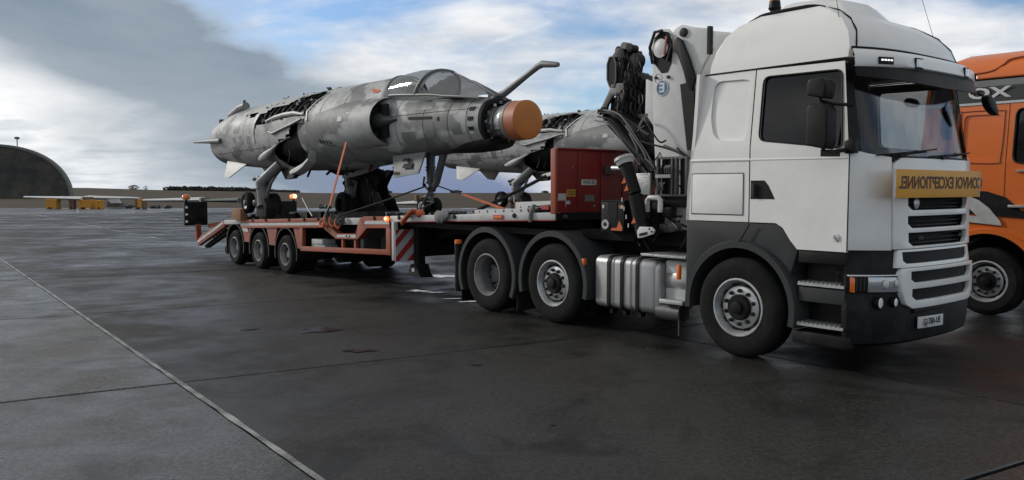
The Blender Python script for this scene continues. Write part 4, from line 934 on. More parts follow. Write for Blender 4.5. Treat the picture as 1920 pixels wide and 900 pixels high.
G().box(-1.05, -1.01, .8, .86, 3.3, 3.62).build('boom_stop', 'black_metal', cr)
# maker's disc on the boom: blue disc, reversed letter
lg = part('maker_logo', trk, (-1.80, .895, 2.98))
g = G(); g.lathe([(0, .098), (-.004, .098), (-.004, 0)], (-1.80, .898, 2.985), 'y', 28); g.build('logo_disc', 'logo_blue', lg)
g = G(); g.lathe([(0, .098), (-.005, .098), (-.005, .088), (0, .088)], (-1.80, .896, 2.985), 'y', 28); g.build('logo_ring', 'crane_white', lg)
text('E', .16, lg, 'logo_letter', 'plate_white', (-1.80, .892, 2.985), (1, 0, 0), (0, 0, 1), mirror=True, depth=.001, bold=.006, xs=1.15)
g = G(); g.lathe([(0, .062), (-.003, .062), (-.003, .056), (0, .056)], (-1.87, .897, 3.11), 'y', 24); g.build('logo_ring', 'pale_steel', lg)
# white rear plate of the knuckle
g = G(); g.sprism([(-2.27, 3.16), (-2.10, 3.08), (-2.03, 2.6), (-2.10, 2.5), (-2.28, 2.72)], 1.12, 1.16); g.build('knuckle_plate', 'crane_white', cr, bevel=.005)
# folded black extension booms: nested hexagonal sections seen end-on, stepping back
kb = part('extension_boom', trk, (-2.5, 1.2, 3.0))
def hexa(cu, cz, a, b, ang, y0, y1, nm, m, bev=.012):
    P = []
    for x, y in ((-a, -b * .55), (-a * .45, -b), (a * .45, -b), (a, -b * .55), (a, b * .55), (a * .45, b), (-a * .45, b), (-a, b * .55)):
        P.append((cu + x * math.cos(ang) - y * math.sin(ang), cz + x * math.sin(ang) + y * math.cos(ang)))
    return G().sprism(P, y0, y1).build(nm, m, kb, bevel=bev)
hexa(-2.86, 3.37, .13, .27, R(-12), 1.02, 1.40, 'boom_head', 'black_metal')
g = G(); P = []
for x, y in ((-.10, -.10), (-.04, -.20), (.05, -.21), (.09, -.12), (.09, .10), (.04, .20), (-.05, .20), (-.10, .11)): P.append((-2.935 + x * .85, 3.33 + y))
g.sprism(P, 1.000, 1.018); g.build('head_opening', 'ink_dark', kb)
g = G(); g.tube([(u, 1.0, z) for u, z in P + [P[0]]], .013, 6); g.build('head_lip', 'hose_grey', kb)
for k, (u, z) in enumerate(((-2.88, 3.62), (-2.78, 3.66), (-2.68, 3.62))):
    g = G(); g.lathe([(0, .055), (.14, .055)], (u, 1.06, z), 'y', 14, c0=True, c1=True); g.build('roller', 'black_metal' if k != 1 else 'rim_dark', kb)
g = G(); g.lathe([(0, .10), (.1, .10)], (-2.56, 1.05, 3.44), 'y', 18, c0=True, c1=True); g.build('roller', 'black_metal', kb)
for k in range(8):
    t = k / 7; u = -2.73 + .45 * t; z1 = 3.30 - .34 * t ** 1.5 + .03; zb = 2.74 - .03 * math.sin(PI * t); g = G(); y0 = 1.03 + .028 * k
    nr = 3; dz_ = (z1 - zb) / nr
    for j in range(nr):
        z = z1 - j * dz_; w_ = .043 + .012 * math.sin(j * 1.3 + k)
        g.sprism([(u - w_, z - dz_ * 1.15), (u + w_ * 1.1, z - dz_ * .95), (u + w_ * 1.35, z - dz_ * .25), (u + w_ * .5, z), (u - w_ * .9, z - .012)], y0 - .012 * (j % 2), 1.42)
    g.build('boom_section', 'black_metal', kb, bevel=.014)
g = G(); g.sprism([(-2.75, 2.75), (-2.28, 2.72), (-2.08, 2.55), (-2.02, 2.2), (-2.2, 2.1), (-2.5, 2.45)], 1.08, 1.36); g.build('knuckle_body', 'black_metal', kb, bevel=.02)
# grey fork under the head
g = G(); g.sprism([(-2.95, 3.17), (-2.72, 3.16), (-2.69, 3.0), (-2.75, 2.80), (-2.83, 2.80), (-2.82, 2.96), (-2.87, 3.01), (-2.92, 3.0), (-3.02, 2.88), (-3.05, 2.80), (-3.14, 2.79), (-3.13, 2.87), (-3.00, 3.06)], 1.0, 1.05); g.build('fork', 'rim_dark', kb, bevel=.012)
g = G(); g.sprism([(-3.0, 2.98), (-2.80, 3.0), (-2.76, 2.72), (-3.02, 2.74)], 1.06, 1.12); g.build('fork_inner', 'ink_dark', kb)
for u in (-2.80, -3.09): g = G(); g.lathe([(0, .032), (-.03, .032), (-.03, 0)], (u, 1.0, 2.83), 'y', 12); g.build('pivot_pin', 'dark_plastic', kb)
kb.location.y += .17
# lower hoses and cylinder that run down to the crane base
cy = part('tilt_cylinder', trk, (-2.3, .95, 2.4))
g = G(); g.tube([(-2.98, .98, 2.78), (-2.86, .97, 2.72)], .035, 12); g.tube([(-2.72, .96, 2.62), (-1.92, .93, 1.95)], .075, 14); g.build('cylinder_body', 'black_metal', cy)
g = G(); g.sprism([(-2.96, 2.80), (-2.62, 2.74), (-2.05, 2.42), (-1.90, 2.10), (-1.86, 1.80), (-2.0, 1.75), (-2.42, 2.26), (-2.85, 2.62)], 1.0, 1.2); g.build('hose_carrier', 'black_metal', cy, bevel=.02)
for k, (a, b, m_) in enumerate(((0, 0, 'hose'), (.05, .03, 'hose_grey'), (-.05, -.05, 'hose'), (-.09, -.10, 'hose_grey'))):
    g = G(); g.tube([(-2.9 + a, .94 - k * .012, 2.76 + b), (-2.6 + a, .93 - k * .012, 2.68 + b), (-2.3 + a, .92 - k * .012, 2.38 + b), (-2.0 + a * .6, .90, 2.04 + b), (-1.88, .90, 1.75)], .011, 7); g.build('hose', m_, cy)
g = G(); g.tube([(-2.42, .90, 2.56), (-2.22, .88, 2.36), (-2.10, .88, 2.22), (-2.05, .88, 2.12), (-2.11, .88, 2.08), (-2.19, .88, 2.15), (-2.20, .88, 2.26), (-2.35, .9, 2.45)], .011, 7); g.tube([(-2.05, .88, 2.12), (-1.93, .88, 2.02), (-1.86, .88, 1.9)], .011, 7); g.build('hose_loop', 'hose_grey', cy)
for k in range(5): g = G(); u = -2.98 + k * .045; g.lathe([(0, .02), (-.05, .018), (-.05, 0)], (u, .98, 2.80 - k * .045), 'y', 8); g.build('hose_fitting', 'rim_silver' if k % 2 == 0 else 'rim_dark', cy)
# crane base, controls and stabiliser
cb = part('crane_base', trk, (-1.6, 1.0, 1.3))
G().box(-1.95, -1.0, .55, 1.95, 1.05, 1.25).build('base_frame', 'chassis', cb, bevel=.02)
G().box(-1.80, -1.15, .90, 1.5, 1.25, 1.66).build('slewing_column', 'crane_white', cb, bevel=.05, seg=3)
g = G(); g.sprism([(-1.33, 1.65), (-1.10, 1.65), (-1.0, 1.3), (-1.05, 1.2), (-1.34, 1.2)], .62, .70); g.build('grey_bracket', 'pale_steel', cb, bevel=.02)
rk = part('ladder_rack', trk, (-1.28, .5, 1.88))
for u in (-1.50, -1.28, -1.22, -1.07): G().box(u - .012, u + .012, .47, .52, 1.66, 2.10).build('rack_upright', 'rim_dark', rk)
for z in (1.66, 2.10): G().box(-1.50, -1.05, .475, .51, z - .012, z + .012).build('rack_rail', 'rim_dark', rk)
for u in (-1.45, -1.37, -1.17): G().box(u - .03, u + .03, .53, .60, 1.67, 2.09).build('valve_block', 'black_metal', rk, bevel=.01)
G().box(-1.51, -1.29, .45, .475, 1.865, 1.905).build('rack_plate', 'crane_white', rk)
for k in range(6):
    u = -1.46 + k * .03; g = G(); z0 = 1.72 if k < 3 else 1.92
    g.tube([(u, .46, z0), (u + .02, .43, z0 + .06), (u + .05, .44, z0 + .09)], .008, 6); g.build('lever', 'hose_grey', rk)
G().box(-1.845, -1.61, .47, .50, 1.665, 1.925).build('chequer_panel', 'chequer', trk, bevel=.004)
G().box(-1.70, -1.02, .52, .85, 1.52, 1.66).build('valve_bank', 'black_metal', trk, bevel=.02)
# white arch guard in front of the control levers
g = G(); g.tube([(-1.60, .42, 1.46), (-1.60, .42, 1.60), (-1.57, .42, 1.63), (-1.43, .42, 1.63), (-1.40, .42, 1.60), (-1.40, .42, 1.46)], .032, 10); g.build('lever_guard', 'crane_white', trk)
G().box(-1.57, -1.43, .42, .55, 1.20, 1.58).build('lever_block', 'black_metal', trk, bevel=.02)
for k in range(14):
    g = G(); u = -1.75 + random.uniform(0, .65); z = random.uniform(1.12, 1.42); y = random.uniform(.3, .5)
    if k % 3: g.tube([(u, y, z), (u + random.uniform(-.2, .2), y - .08, z + random.uniform(-.1, .1)), (u + random.uniform(-.2, .2), y, z - random.uniform(.05, .2))], .014, 6); g.build('hose', 'hose', trk)
    else: G().box(u, u + .12, y, y + .12, z, z + .1).build('valve', 'black_metal' if k % 2 else 'rim_dark', trk, bevel=.012)
rq = random.Random(11)
for k in range(26):   # hoses looping between the crane parts
    u0, z0 = rq.uniform(-2.15, -1.45), rq.uniform(1.55, 2.7); z0 = min(z0, 1.9 + (-1.5 - u0) * 1.0 + .3); u1, z1 = u0 + rq.uniform(-.1, .45), z0 - rq.uniform(.15, .6); y = rq.uniform(.82, .98)
    g = G(); g.tube([(u0, y, z0), (u0 + rq.uniform(-.12, .12), y - .06, (z0 * 2 + z1) / 3 + rq.uniform(-.05, .1)), (u1 + rq.uniform(-.1, .1), y - .07, (z0 + 2 * z1) / 3 - rq.uniform(0, .1)), (u1, y, z1)], rq.choice((.009, .012, .016)), 6); g.build('hose', 'hose' if k % 9 else 'hose_grey', trk)
for k in range(18):
    u = rq.uniform(-2.85, -2.35); z = rq.uniform(2.75, 3.6); g = G(); g.tube([(u, 1.18, z), (u + rq.uniform(-.05, .08), 1.14, z - .1), (u + rq.uniform(-.08, .1), 1.17, z - rq.uniform(.18, .3))], .010, 6); g.build('hose', 'hose', trk)
# stabiliser leg (black tube with white collar) on the near side
sb = part('stabiliser_leg', trk, (-1.65, .2, 1.6))
g = G(); g.tube([(-1.76, .2, 2.04), (-1.60, .2, 1.68)], [.085, .078], 18); g.build('leg_tube', 'black_metal', sb)
g = G(); g.tube([(-1.60, .2, 1.66), (-1.47, .2, 1.20)], .085, 18); g.build('leg_tube', 'black_metal', sb)
g = G(); d = Vector((-.16, 0, .36)).normalized(); c = Vector((-1.76, .2, 2.04))
g.tube([c - d * .02, c + d * .03, c + d * .04, c + d * .075], [.10, .112, .125, .118], 22); g.build('leg_collar', 'pale_steel', sb)
g = G(); g.tube([c + d * .076, c + d * .08], [.105, .03], 22); g.build('leg_cap', 'rim_dark', sb)
g = G(); g.tube([(-1.79, .22, 1.98), (-2.02, .25, 1.99)], .028, 10); g.build('cross_pipe', 'rim_silver', sb)
for (u, z) in ((-1.70, 1.83), (-1.66, 1.74), (-1.54, 1.36)):
    g = G(); g.prism([(u - .04, .112, z - .035), (u + .035, .112, z - .02), (u + .005, .112, z + .045)], (0, .006, 0)); g.build('warning_triangle', 'strap_orange', sb)
for k in range(4): G().box(-1.735 + k * .035, -1.72 + k * .035, .108, .114, 1.58 - k * .10, 1.63 - k * .10).build('hazard_mark', 'white_sticker', sb)
g = G(); g.prism([(-1.43, .06, 1.165), (-1.36, .06, 1.175), (-1.20, .06, 1.22), (-1.18, .06, 1.265), (-1.22, .06, 1.30), (-1.40, .06, 1.30), (-1.44, .06, 1.25)], (0, .03, 0)); g.build('foot_plate', 'crane_white', sb, bevel=.006)
g = G(); g.prism([(-1.40, .054, 1.19), (-1.28, .054, 1.215), (-1.28, .054, 1.245), (-1.40, .054, 1.22)], (0, .006, 0)); g.build('foot_slot', 'ink_dark', sb)
for (u, z) in ((-1.25, 1.28), (-1.215, 1.25)): g = G(); g.lathe([(0, .014), (-.004, .0)], (u, .058, z), 'y', 10); g.build('foot_hole', 'ink_dark', sb)
# control box with round dial and warning triangle
bx = part('control_box', trk, (-1.9, .2, 1.45))
G().box(-2.10, -1.72, .14, .50, 1.22, 1.59).build('box_body', 'black_metal', bx, bevel=.01)
G().box(-2.10, -1.70, .13, .51, 1.585, 1.60).build('box_lid', 'dark_plastic', bx)
for u, m_ in ((-2.06, 'white_sticker'), (-1.78, 'strap_orange'), (-1.75, 'white_sticker')): G().box(u - .018, u + .018, .133, .14, 1.50, 1.54).build('box_sticker', m_, bx)
G().box(-1.98, -1.83, .134, .14, 1.38, 1.57).build('box_window', 'ink_dark', bx)
g = G(); g.lathe([(0, .058), (-.014, .058), (-.014, .035), (-.008, .03), (-.008, 0)], (-2.02, .14, 1.305), 'y', 24); g.build('dial', 'pale_steel', bx)
g = G(); g.lathe([(0, .022), (-.018, .02), (-.018, 0)], (-2.02, .138, 1.305), 'y', 16); g.build('dial_knob', 'ink_dark', bx)
g = G(); g.prism([(-1.92, .132, 1.235), (-1.74, .132, 1.235), (-1.74, .132, 1.28), (-1.79, .132, 1.355), (-1.83, .132, 1.27), (-1.92, .132, 1.26)], (0, .006, 0)); g.build('warning_triangle', 'strap_orange', bx)
G().box(-2.6, -1.7, .3, .9, 1.10, 1.22).build('cross_beam', 'chassis', trk, bevel=.01)
# ------------------------------------------------------------------ low loader trailer
def zd(u): return 1.525 + .0367 * u
def strip(u0, u1, dz0, dz1, y0, y1):   # side strip that follows the nose-up deck
    return G().sprism([(u0, zd(u0) + dz0), (u1, zd(u1) + dz0), (u1, zd(u1) + dz1), (u0, zd(u0) + dz1)], y0, y1)
def make_trailer(org, label, detail=True):
    t = thing('trailer', label, 'trailer', org); dy = org[1] - 1.25; du = org[0] + 9
    def sh(g):
        for v in g.v: v.x += du; v.y += dy
        return g
    def B(g, nm, m, par=None, **k): o = sh(g).build(nm, m, par or t, **k); return setorg(o, t)
    # deck boards: planks of the main deck, chequered neck
    n = 0
    for k in range(24):
        u0 = -14.2 + k * .305
        if u0 > -6.95: break
        B(strip(u0 + .006, u0 + .299, -.055, -.004 + random.uniform(-.004, .002), .14, 2.36), 'deck_board', 'trestle_dark' if 0 else 'scrap_dark', bevel=.004, seg=1)
    B(strip(-6.92, -2.83, -.05, -.003, .12, 2.38), 'neck_deck', 'chassis')
    # main beams and cross members
    for y in (.72, 1.78):
        g = G(); g.sprism([(-14.2, zd(-14.2) - .06), (-2.9, zd(-2.9) - .05), (-2.9, zd(-2.9) - .24), (-6.0, zd(-6) - .32), (-7.1, .66), (-14.2, .48)], y - .08, y + .08); B(g, 'main_beam', 'chassis')
    for k in range(9): u = -14 + k * .85; B(G().box(u - .04, u + .04, .1, 2.4, zd(u) - .18, zd(u) - .06), 'cross_member', 'chassis')
    B(G().box(-6.9, -2.9, .16, 2.34, 1.12, 1.20), 'neck_underside', 'chassis')
    # silver neck rail with red lower edge
    for s_ in (0, 1):
        q_ = (lambda a, b: (a, b)) if not s_ else (lambda a, b: (2.5 - b, 2.5 - a))
        B(strip(-6.84, -2.79, -.082, .012, *q_(.0, .10)), 'side_rail', 'pale_steel', bevel=.006)
        B(strip(-6.84, -2.79, -.094, -.083, *q_(.003, .09)), 'rail_edge', 'red_stripe')
        B(strip(-13.3, -9.24, -.078, .0, *q_(.0, .12)), 'side_rail', 'orange_frame', bevel=.006)
        B(strip(-13.3, -9.24, -.132, -.080, *q_(.004, .1)), 'reflective_strip', 'reflective')
        B(strip(-13.3, -9.24, -.185, -.134, *q_(.0, .12)), 'side_rail_lower', 'orange_frame', bevel=.006)
        B(strip(-9.22, -7.75, -.13, -.01, *q_(.07, .14)), 'inner_beam', 'pale_steel', bevel=.006)
        B(strip(-14.3, -13.31, -.10, .0, *q_(.0, .12)), 'rear_rail', 'pale_steel', bevel=.006)
        # raised corner plate and sunken tray in the side frame
        a, b = q_(.0, .12)
        g = G(); g.sprism([(-7.86, zd(-7.86) - .03), (-7.72, zd(-7.72) + .01), (-6.86, zd(-6.86) + .01), (-6.86, zd(-6.86) - .19), (-7.62, zd(-7.62) - .19), (-7.98, .89), (-7.98, .84), (-8.74, .82), (-9.24, zd(-9.24) - .185), (-9.24, zd(-9.24) - .08), (-9.14, zd(-9.14) - .12), (-8.70, .92), (-8.02, .945)], a, b); 
        g2 = G()
        for P in ([(-7.86, zd(-7.86) - .03), (-7.72, zd(-7.72) + .01), (-6.86, zd(-6.86) + .01), (-6.86, zd(-6.86) - .19), (-7.62, zd(-7.62) - .19), (-7.70, zd(-7.7) - .12)],
                  [(-7.86, zd(-7.86) - .03), (-7.62, zd(-7.62) - .19), (-7.96, .845), (-8.04, .945)],
                  [(-8.04, .945), (-7.96, .845), (-8.76, .815), (-8.70, .92)],
                  [(-8.70, .92), (-8.76, .815), (-9.26, zd(-9.26) - .185), (-9.24, zd(-9.24) - .07)]):
            g2.sprism(P, a, b)
        B(g2, 'side_frame', 'orange_frame', bevel=.004, seg=1)
        B(G().sprism([(-7.70, zd(-7.7) - .12), (-6.87, zd(-6.87) - .125), (-6.87, zd(-6.87) - .065), (-7.66, zd(-7.66) - .065)], *q_(-.004, .0)), 'reflective_strip', 'reflective')
        B(G().sprism([(-8.72, .85), (-8.02, .872), (-7.99, .925), (-8.69, .90)], *q_(-.004, .0)), 'reflective_strip', 'reflective')
        for k in range(2): B(G().box(-8.36 + k * .11, -8.32 + k * .11, *q_(-.008, -.004), .87, .905), 'slot_mark', 'ink_dark')
        # under-frame: bottom rail and posts
        B(G().sprism([(-10.20, .515), (-6.90, .635), (-6.90, .725), (-10.20, .605)], *q_(.0, .06)), 'lower_rail', 'orange_frame', bevel=.005)
        for u0, u1, zb in ((-10.26, -10.16, .51), (-6.98, -6.84, .63)): B(G().box(u0, u1, *q_(.002, .08), zb, zd(u0) - .18), 'post', 'orange_frame', bevel=.006)
        for u in (-8.55, -8.08): B(G().box(u - .03, u + .03, *q_(.02, .07), .58, .83), 'strut', 'orange_frame')
        B(G().box(-10.0, -9.45, *q_(.12, .4), .60, .66), 'tool_tray', 'pale_steel', bevel=.004); B(G().box(-9.96, -9.5, *q_(.10, .38), .665, .76), 'tool_crate', 'pale_steel', bevel=.01)
        g = G(); ya = q_(.2, .5); g.lathe([(ya[0], 0), (ya[0], .14), (ya[1], .14)], (-7.35, 0, .78), 'y', 20, c1=True); B(g, 'air_reservoir', 'chassis')
        B(G().box(-8.1, -8.0, *q_(.15, .5), .6, .85), 'valve', 'rim_dark')
        # wheel arches with orange webs between them
        for k in range(3):
            u = -10.99 - 1.37 * k
            g = G(); pr = [(q_(.02, .62)[0], .50), (q_(.02, .62)[0], .54), (q_(.02, .62)[1], .54), (q_(.02, .62)[1], .50), (q_(.02, .62)[0], .50)]
            g.lathe(pr, (u, 0, .42), 'y', 26, a0=R(-14), a1=R(194)); B(g, 'wheel_arch', 'dark_plastic')
        for u in (-11.675, -13.045):
            B(G().sprism([(u - .27, zd(u) - .18), (u + .27, zd(u) - .18), (u + .16, .66), (u + .15, .55), (u - .15, .55), (u - .16, .66)], *q_(.03, .06)), 'web_plate', 'orange_frame')
        B(G().sprism([(-10.62, zd(-10.6) - .18), (-10.26, zd(-10.2) - .18), (-10.26, .55), (-10.44, .55)], *q_(.03, .06)), 'web_plate', 'orange_frame')
        B(G().sprism([(-13.3, zd(-13.3) - .10), (-13.0, zd(-13) - .14), (-12.9, zd(-13) - .27), (-13.2, zd(-13) - .27), (-13.36, zd(-13) - .12)], *q_(.01, .03)), 'reflective_strip', 'reflective')
        # beaver tail and folded ramp at the back
        B(G().sprism([(-14.3, zd(-14.3)), (-14.3, zd(-14.3) - .16), (-16.15, .30), (-16.2, .44), (-15.9, .56)], *q_(.0, .10)), 'tail_beam', 'orange_frame', bevel=.006)
        B(G().sprism([(-14.35, zd(-14.3) - .03), (-14.35, zd(-14.3) - .09), (-16.15, .37), (-16.15, .43)], *q_(-.005, .0)), 'reflective_strip', 'reflective')
        B(G().sprism([(-14.6, .78), (-14.5, .68), (-16.0, .24), (-16.1, .30)], *q_(.15, .25)), 'ramp_beam', 'chassis')
        B(G().box(-16.32, -16.22, *q_(.0, .12), .42, .84), 'tail_post', 'orange_frame', bevel=.006)
        B(G().sprism([(-16.25, .84), (-16.25, .74), (-15.0, .86), (-14.4, .96), (-14.4, 1.0)], *q_(.3, .36)), 'tail_rail', 'orange_frame')
        g = G(); g.tube([(-15.0, q_(.3, .3)[0], .25), (-15.0, q_(.7, .7)[0], .25)], .10, 12); B(g, 'ramp_roller', 'chassis')
    for k in range(8): u = -14.45 - k * .22; z = lin([(-16.2, .46), (-14.3, .99)], u); B(G().box(u - .05, u + .05, .12, 2.38, z - .03, z), 'tail_tread', 'chassis')
    # wheels
    for k in range(3):
        u = -10.99 - 1.37 * k
        wp = wheel(t, u + du, .0 + dy, .394, .394, .232, .26, 'trailer', 1, detail and k == 0, rim='rim_mid')
        wheel(t, u + du, 2.5 + dy, .394, .394, .232, .26, 'trailer', -1, False)
        B(G().lathe([(.3, .37), (.56, .37)], (u, 0, .394), 'y', 30, c0=True, c1=True), 'inner_tyre', 'rubber'); B(G().lathe([(1.94, .37), (2.2, .37)], (u, 0, .394), 'y', 30, c0=True, c1=True), 'inner_tyre', 'rubber')
        B(G().lathe([(.2, .07), (2.3, .07)], (u, 0, .394), 'y', 12, c0=True, c1=True), 'axle', 'chassis')
    if not detail: return t
    # red headboard across the neck
    hb = setorg(G().box(-2.86, -2.79, 0, 2.5, 1.43, 2.235).build('headboard', 'red_wall', t, bevel=.006), t)
    G().box(-2.87, -2.775, -.004, .035, 1.41, 2.245).build('corner_post', 'orange_frame', hb, bevel=.006); G().box(-2.87, -2.775, 2.465, 2.504, 1.41, 2.245).build('corner_post', 'orange_frame', hb, bevel=.006)
    G().box(-2.88, -2.77, .036, 2.464, 2.236, 2.262).build('top_rail', 'red_wall', hb, bevel=.006)
    for y in (.42, .84, 1.26, 1.68, 2.1): G().box(-2.788, -2.778, y - .022, y + .022, 1.44, 2.23).build('stiffener', 'red_wall', hb, bevel=.004)
    G().box(-2.84, -2.77, .02, 2.48, 1.33, 1.428).build('headboard_foot', 'chassis', hb)
    def stick(y0, y1, z0, z1, m, nm='sticker', off=.0): return G().box(-2.789 + off, -2.784 + off, y0, y1, z0, z1).build(nm, m, hb)
    stick(.20, .355, 1.632, 1.728, 'yellow_sticker'); stick(.05, .19, 1.585, 1.675, 'white_sticker', off=.001); stick(.18, .26, 1.535, 1.582, 'white_sticker')
    stick(.53, .70, 1.57, 1.655, 'strap_grey', 'grey_box'); stick(.465, .735, 1.785, 1.857, 'plate_white', 'plate')
    G().box(-2.78, -2.74, .12, .18, 1.36, 1.40).build('lamp_socket', 'rim_dark', hb)
    text('44·833·83', .075, hb, 'plate_lettering', 'ink_dark', (-2.783, .60, 1.821), (0, 1, 0), (0, 0, 1), depth=.001, xs=.72)
    for k in range(3): G().box(-2.7836, -2.783, .22, .335, 1.655 + k * .022, 1.662 + k * .022).build('sticker_line', 'ink_dark', hb)
    for (y, z) in ((.18, 1.515), (.70, 1.51), (.72, 1.80), (.30, 2.02)):
        g = G(); g.lathe([(0, .010), (.008, .008), (.008, 0)], (-2.785, y, z), 'x', 8); g.build('rivet', 'rim_silver', hb)
    G().box(-2.77, -2.70, .86, 1.02, 1.93, 2.04).build('coupling_box', 'rim_dark', hb, bevel=.01)
    # connectors on the front of the headboard beside the crane
    for y in (1.30, 1.52): G().box(-2.77, -2.68, y, y + .14, 1.96, 2.08).build('coupling_box', 'rim_dark', hb, bevel=.01)
    # striped warning board on the front of the lower frame
    wb = setorg(G().box(-6.62, -6.60, -.05, .46, .55, 1.07).build('striped_board', 'reflective', t), t)
    def para(c0, c1):
        P = []   # clip the diagonal band to the board
        y0, y1, z0, z1 = -.05, .46, .55, 1.07
        pts = [(y0, z0), (y1, z0), (y1, z1), (y0, z1)]
        f = lambda p: (p[1] - z0) - (p[0] - y0)
        for lo, sg_ in ((c0, 1), (c1, -1)):
            out_ = []
            for p, q in zip(pts, pts[1:] + pts[:1]):
                a_, b_ = sg_ * (f(p) - lo), sg_ * (f(q) - lo)
                if a_ >= 0: out_.append(p)
                if (a_ >= 0) != (b_ >= 0): t_ = a_ / (a_ - b_); out_.append((p[0] + (q[0] - p[0]) * t_, p[1] + (q[1] - p[1]) * t_))
            pts = out_
            if not pts: return
        G().fprism(pts, -6.599, -6.595).build('red_stripe', 'red_stripe', wb)
    for c0 in (-.34, -.06, .22, .42): para(c0, c0 + .125)
    G().box(-6.70, -6.625, -.06, .02, .56, 1.20).build('board_post', 'pale_steel', t, bevel=.01)
    G().box(-6.70, -6.63, .0, 2.5, .60, 1.15).build('front_bulkhead', 'chassis', t)
    for y in (.32, 2.1):
        lg = part('landing_leg', t, (-6.45, y, .8)); G().box(-6.52, -6.38, y - .07, y + .07, .38, 1.15).build('leg_tube', 'chassis', lg, bevel=.01)
        g = G(); g.sprism([(-6.70, .30), (-6.62, .34), (-6.54, .50), (-6.36, .50), (-6.28, .34), (-6.20, .30)], y - .12, y + .12); g.build('foot', 'chassis', lg, bevel=.01)
        G().box(-6.50, -6.42, y - .125, y - .12, .38, .44).build('foot_sticker', 'white_sticker', lg)
    # amber lamps at the front corner and on the neck
    lp = part('side_lamp', t, (-6.9, -.02, 1.25)); g = G(); g.ball((-6.90, -.03, 1.235), .06, 14, 10, (1.2, .6, .8)); g.build('lamp_glass', 'amber_lit', lp)
    g = G(); g.ball((-6.87, -.075, 1.24), .026, 10, 8, (1.5, .5, .8)); g.build('lamp_core', 'lamp_lit', lp)
    G().box(-4.06, -3.84, -.012, .0, 1.315, 1.375).build('side_reflector', 'red_stripe', t, bevel=.004); G().box(-4.03, -3.87, -.016, -.012, 1.33, 1.36).build('reflector_glass', 'amber', t)
    # marker boards raised at the two rear corners with beacons
    for y0, lit in ((-.20, 0), (2.25, 1)):
        mb = part('marker_board', t, (-16.5, y0 + .3, 1.0)); z0, z1 = .80, 1.395
        G().box(-16.56, -16.48, y0, y0 + .58, z0, z1).build('board', 'dark_plastic', mb, bevel=.01)
        for k in range(3): 
            g = G(); g.lathe([(0, .035), (.015, .03), (.016, 0)], (-16.48, y0 + .05, .90 + k * .18), 'x', 12); g.build('board_lamp', 'lamp_white', mb)
        g = G(); yb = y0 + .06 if not lit else y0 + .50; g.tube([(-16.52, yb, z1), (-16.52, yb, z1 + .07)], .03, 8); g.build('beacon_stem', 'black_metal', mb)
        g = G(); g.lathe([(0, .075), (.03, .10), (.08, .10), (.12, .07), (.14, 0)], (-16.52, yb, z1 + .06), 'z', 16, c0=True); g.build('beacon', 'amber' if not lit else 'amber_lit', mb)
        if lit: g = G(); g.ball((-16.43, yb, z1 + .13), .055, 12, 8); g.build('beacon_core', 'lamp_lit', mb)
    g = G(); g.tube([(-16.3, .0, .82), (-15.95, .05, .60)], .01, 5); g.build('stay', 'rope_dark', t)
    # lashing rings and dark bosses on the side rail
    for u in (-12.6, -11.9, -10.75, -10.05, -9.45, -7.35, -6.55, -5.0, -3.6):
        g = G(); g.lathe([(0, .035), (-.02, .03), (-.022, 0)], (u, -.002, zd(u) - .02), 'y', 12); g.build('lashing_point', 'black_metal', t)
    # low gear on the tail deck
    for k in range(5): g = G(); u = -14.6 + k * .22; g.bar((u, .5 + .1 * k, zd(-14) + .0), (u + .25, .55 + .1 * k, zd(-14) + .06 + .03 * k), .1, .07); g.build('tail_latch', 'chassis', t, bevel=.01)
    return t
make_trailer((-9, 1.25, 0), 'orange and silver three-axle low loader coupled to the white truck under the near jet')
make_trailer((-9.4, 8.75, 0), 'second low loader standing beyond the first, under the far jet', False)

# ------------------------------------------------------------------ stripped fighter jets
FT = [(-17.0, 3.52, 2.38, .57), (-16.2, 3.66, 2.32, .67), (-15.0, 3.77, 2.25, .76), (-13.5, 3.81, 2.18, .83), (-12.0, 3.82, 2.13, .88), (-10.5, 3.82, 2.13, .90), (-9.6, 3.82, 2.16, .86), (-9.0, 3.82, 2.20, .74), (-8.5, 3.82, 2.24, .63), (-8.25, 3.80, 2.27, .60), (-8.10, 3.47, 2.28, .59), (-7.2, 3.37, 2.33, .55), (-6.4, 3.27, 2.38, .49), (-5.9, 3.24, 2.42, .43), (-5.50, 3.17, 2.45, .375)]
def frow(u):
    if u <= FT[0][0]: return FT[0][1:]
    for i in range(len(FT) - 1):
        if u <= FT[i + 1][0]:
            t = (u - FT[i][0]) / (FT[i + 1][0] - FT[i][0]); return tuple(a + (b - a) * t for a, b in zip(FT[i][1:], FT[i + 1][1:]))
    return FT[-1][1:]
def fring(u, n=72, k=1.0, jit=0.0):
    zt, zb, hw = frow(u); zc = (zt + zb) / 2; hz = (zt - zb) / 2 * k; hw *= k; P = []
    spine = max(0, min(1, (-8.3 - u) / .5)) * max(0, min(1, (u + 16.5) / 1.5))
    for i in range(n):
        a = 2 * PI * i / n; ca, sa = math.cos(a), math.sin(a); e = .88
        y = hw * math.copysign(abs(ca) ** e, ca); z = hz * math.copysign(abs(sa) ** e, sa)
        if sa > 0: y *= 1 - .26 * spine * max(0, sa) ** 2.2
        else: y *= 1 - .10 * max(0, -sa) ** 2
        if jit: q_ = 1 + jit * noise.noise(Vector((u * 3, y * 4, z * 4))); y *= q_; z *= q_
        P.append((u, 1.25 + y, zc + z))
    return P
def inpoly(p, P):
    x, y = p; c = False
    for (x1, y1), (x2, y2) in zip(P, P[1:] + P[:1]):
        if (y1 > y) != (y2 > y) and x < (x2 - x1) * (y - y1) / (y2 - y1) + x1: c = not c
    return c
